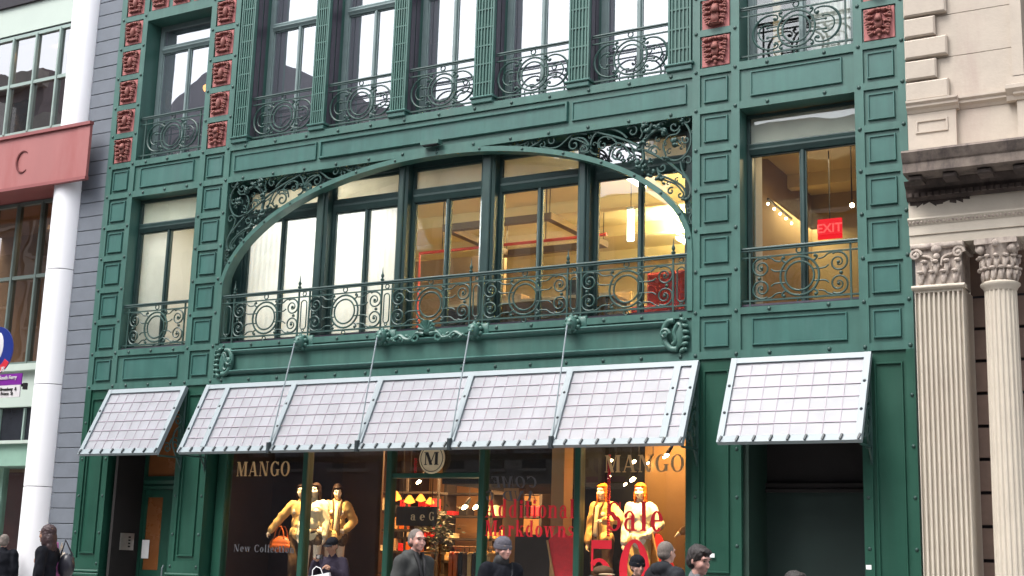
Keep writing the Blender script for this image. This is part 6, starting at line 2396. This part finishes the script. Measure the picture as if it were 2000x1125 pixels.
# two dark lapels at the open neck
for s in (-1, 1):
    m = MB()
    m.tube([Vector((s * .05, .075, 1.50)) * k, Vector((s * .045, .125, 1.42)) * k, Vector((s * .02, .16, 1.28)) * k, Vector((s * .005, .165, 1.1)) * k], [.022, .024, .02, .012], 8)
    m.build('lapel', M_BLACK, r, True, M=WM[r.name].copy())
# man in a grey wool hat
r, body, hc, F, k = person('man in a light grey knitted hat and dark navy coat', -7.40, 12.96, 1.73, toward(1, -.55), coat=M_NAVYC, skin=M_SKIN2, hat=('beanie', M_WOOLG), hair=('short', M_BROWG), brow=M_BROWG, thick=.035)
m = MB()
m.tube([Vector((-.13, .02, 1.49)) * k, Vector((-.05, .165, 1.36)) * k, Vector((.08, .19, 1.15)) * k, Vector((.2, .10, .95)) * k], .010, 6)
m.build('bag_strap', M_CHARC, r, True, M=WM[r.name].copy())
m = MB(); m.cone(Vector((0, -.01, 1.47)) * k, Vector((0, .02, 1.52)) * k, .088, .084, 16)
m.build('scarf', M_BLACK, r, True, M=WM[r.name].copy())
# man in a cap holding a phone and a white bag
ARM_CAM = {1: ((.27, .10, 1.20), (.13, .26, 1.40), (-.55, .35, .7), (-.5, .6, -.2), .9),
           -1: ((-.28, .10, 1.16), (-.14, .28, 1.30), (.6, .5, .35), (.3, .3, -.9), 1.0)}
r, body, hc, F, k = person('man in a grey cap holding a small camera and a white bag by the mannequins', -12.25, 16.4, 1.76, toward(.12, -1), arms=ARM_CAM, coat=M_PURPC, skin=M_SKIN3, head=(0, -.28, 0), hat=('cap', M_WOOLB), hair=('short', M_HAIRB), legs=None, voxel=.0085)
c = WM[r.name] @ (Vector((.03, .33, 1.47)) * k)
cam_t = thing('camera', 'small dark camera held up by the man in the cap', 'camera', c, None, toward(.12, -1))
Mc = WM[cam_t.name].copy()
MB().cbox(-.055, .055, -.018, .018, -.035, .035, .006).build('camera_body', M_BLACK, cam_t, M=Mc)
m = MB(); m.tube([(0, .015, 0), (0, .045, 0)], .024, 12); m.build('lens', M_STEEL, cam_t, True, M=Mc)
bq = WM[r.name] @ (Vector((-.04, .40, 1.08)) * k)
bag = thing('paper_bag', 'white paper bag held in front of the man in the cap', 'bag', bq, None, toward(.12, -1) + .25)
Mb = WM[bag.name] @ Matrix.Rotation(.22, 4, 'Y')
MB().cbox(-.17, .17, -.05, .05, -.24, .14, .004).build('bag_body', M_BAGW, bag, M=Mb)
m = MB(); m.tube([(-.08, .05, .13), (-.06, .05, .22), (0, .05, .26), (.06, .05, .22), (.08, .05, .13)], .007, 6)
m.build('handle', M_BAGW, bag, True, M=Mb)
# person reaching up with a gloved hand
ARM_UP = dict(ARM_DOWN)
ARM_UP[1] = ((.26, .18, 1.22), (.20, .42, 1.44), (-.1, .5, .9), (-1, 0, .2), .6)
ARM_UP[-1] = ((-.25, .1, 1.14), (-.14, .32, 1.22), (.3, .8, .3), (0, 0, -1), .7)
r, body, hc, F, k = person('person in a black hat and dark coat with the face turned right', -6.22, 13.93, 1.58, toward(.85, -.75), coat=M_NAVYC, skin=M_SKIN, hat=('beanie', M_WOOLB), hair=('short', M_HAIRB), fem=.6)
ARM_PT = dict(ARM_DOWN)
ARM_PT[-1] = ((-.28, .12, 1.22), (-.34, .34, 1.44), (-.35, .45, .9), (1, 0, .1), .35)
M_GLOVE = M_BLACK
r, body, hc, F, k = person('short person in dark clothes raising a black gloved hand below the sale letters', -6.42, 13.2, 1.36, toward(-.4, 1), arms=ARM_PT, coat=M_NAVYC, skin=M_GLOVE, hair=('short', M_HAIRB), fem=.6)
c = at(1178, 1115, 13.0)
hb_ = thing('cap_with_peak', 'brown peaked cap or bag beside the raised black glove', 'cap', c)
m = MB(); m.ball(c, (.11, .10, .055), 14, 9); m.build('crown', M_BROWNT, hb_, True)
m = MB(); m.ball(c + Vector((.07, -.06, -.035)), (.09, .07, .012), 12, 7); m.build('peak', M_CARD, hb_, True)
# cropped head seen from behind
r, body, hc, F, k = person('man with cropped grey hair in a charcoal jacket seen from behind', -5.85, 13.85, 1.75, toward(.35, .9), coat=M_CHARC, skin=M_SKIN, hair=('stubble', M_HAIRG), hood=True, thick=.03)
# young dark haired man nearest
r, body, hc, F, k = person('dark haired young man in a light grey sweater looking down, lowest at right', -4.12, 10.4, 1.64, toward(1, -.25), coat=M_LGREY, skin=M_SKIN2, hair=('full', M_HAIRB), head=(-.05, -.22, 0))
m = MB()
for s in (-1, 1):
    m.tube([Vector((s * .10, -.10, 1.30)) * k, Vector((s * .10, -.02, 1.478)) * k, Vector((s * .11, .08, 1.44)) * k, Vector((s * .12, .15, 1.25)) * k], .024, 8)
m.build('pack_straps', M_BLACK, r, True, M=WM[r.name].copy())
# top of one more head at the bottom edge
r, body, hc, F, k = person('person of whom only the dark crown shows at the bottom edge', -3.44, 10.8, 1.46, toward(1, -.2), coat=M_NAVYC, hair=('full', M_HAIRB), voxel=.014)
# woman with long hair by the white column
ARM_W = dict(ARM_DOWN)
r, body, hc, F, k = person('woman with long dark hair carrying a pink scarf and bags by the white column', -14.87, 13.35, 1.79, toward(-1, -.35), arms=ARM_DOWN, coat=M_NAVYC, skin=M_SKIN3, fem=1.0, hair=('long', M_HAIRBR), voxel=.011)
wy = toward(-1, -.35)
def beside(dx, dy, dz):
    return WM[r.name] @ (Vector((dx, dy, dz)))
b = beside(.21, .05, 1.16)
t = thing('patterned_bag', 'pink and purple patterned bag on the arm of the long haired woman', 'bag', b, None, wy)
m = MB(); m.ball((0, 0, 0), (.09, .17, .22), 14, 10); m.build('bag_body', M_SCARF, t, True, M=WM[t.name].copy())
m = MB(); m.tube([(0, -.1, .15), (0, -.06, .4), (0, .06, .4), (0, .1, .15)], .016, 6); m.build('strap', M_SCARF, t, True, M=WM[t.name].copy())
b = beside(.23, -.07, 1.20)
t = thing('cream_bag', 'narrow cream bag between the patterned bag and the black bag', 'bag', b, None, wy)
m = MB(); m.ball((0, 0, -.02), (.06, .05, .26), 12, 9, Matrix.Rotation(.2, 3, 'X')); m.build('bag_body', M_CREAMB, t, True, M=WM[t.name].copy())
m = MB(); m.tube([(0, -.02, .2), (0, 0, .36), (0, .03, .2)], .010, 6); m.build('strap', M_CREAMB, t, True, M=WM[t.name].copy())
b = beside(.17, -.20, 1.24)
t = thing('black_bag', 'shiny black shoulder bag behind the long haired woman', 'bag', b, None, wy)
m = MB(); m.ball((0, 0, 0), (.10, .12, .18), 14, 10); m.ball((.02, -.02, .10), (.07, .08, .06), 10, 8); m.build('bag_body', M_LEATHER, t, True, M=WM[t.name].copy())
m = MB(); m.tube([(0, -.08, .15), (-.05, .02, .36), (0, .1, .15)], .012, 6); m.build('strap', M_LEATHER, t, True, M=WM[t.name].copy())
b = beside(-.05, .18, 1.33)
# man at the far left seen from behind
r, body, hc, F, k = person('man in a dark coat and grey cap at the far left edge, seen from behind', -20.1, 17.0, 1.70, toward(-.7, .8), coat=M_NAVYC, hair=('full', M_HAIRG), hood=False, voxel=.012, thick=.04)
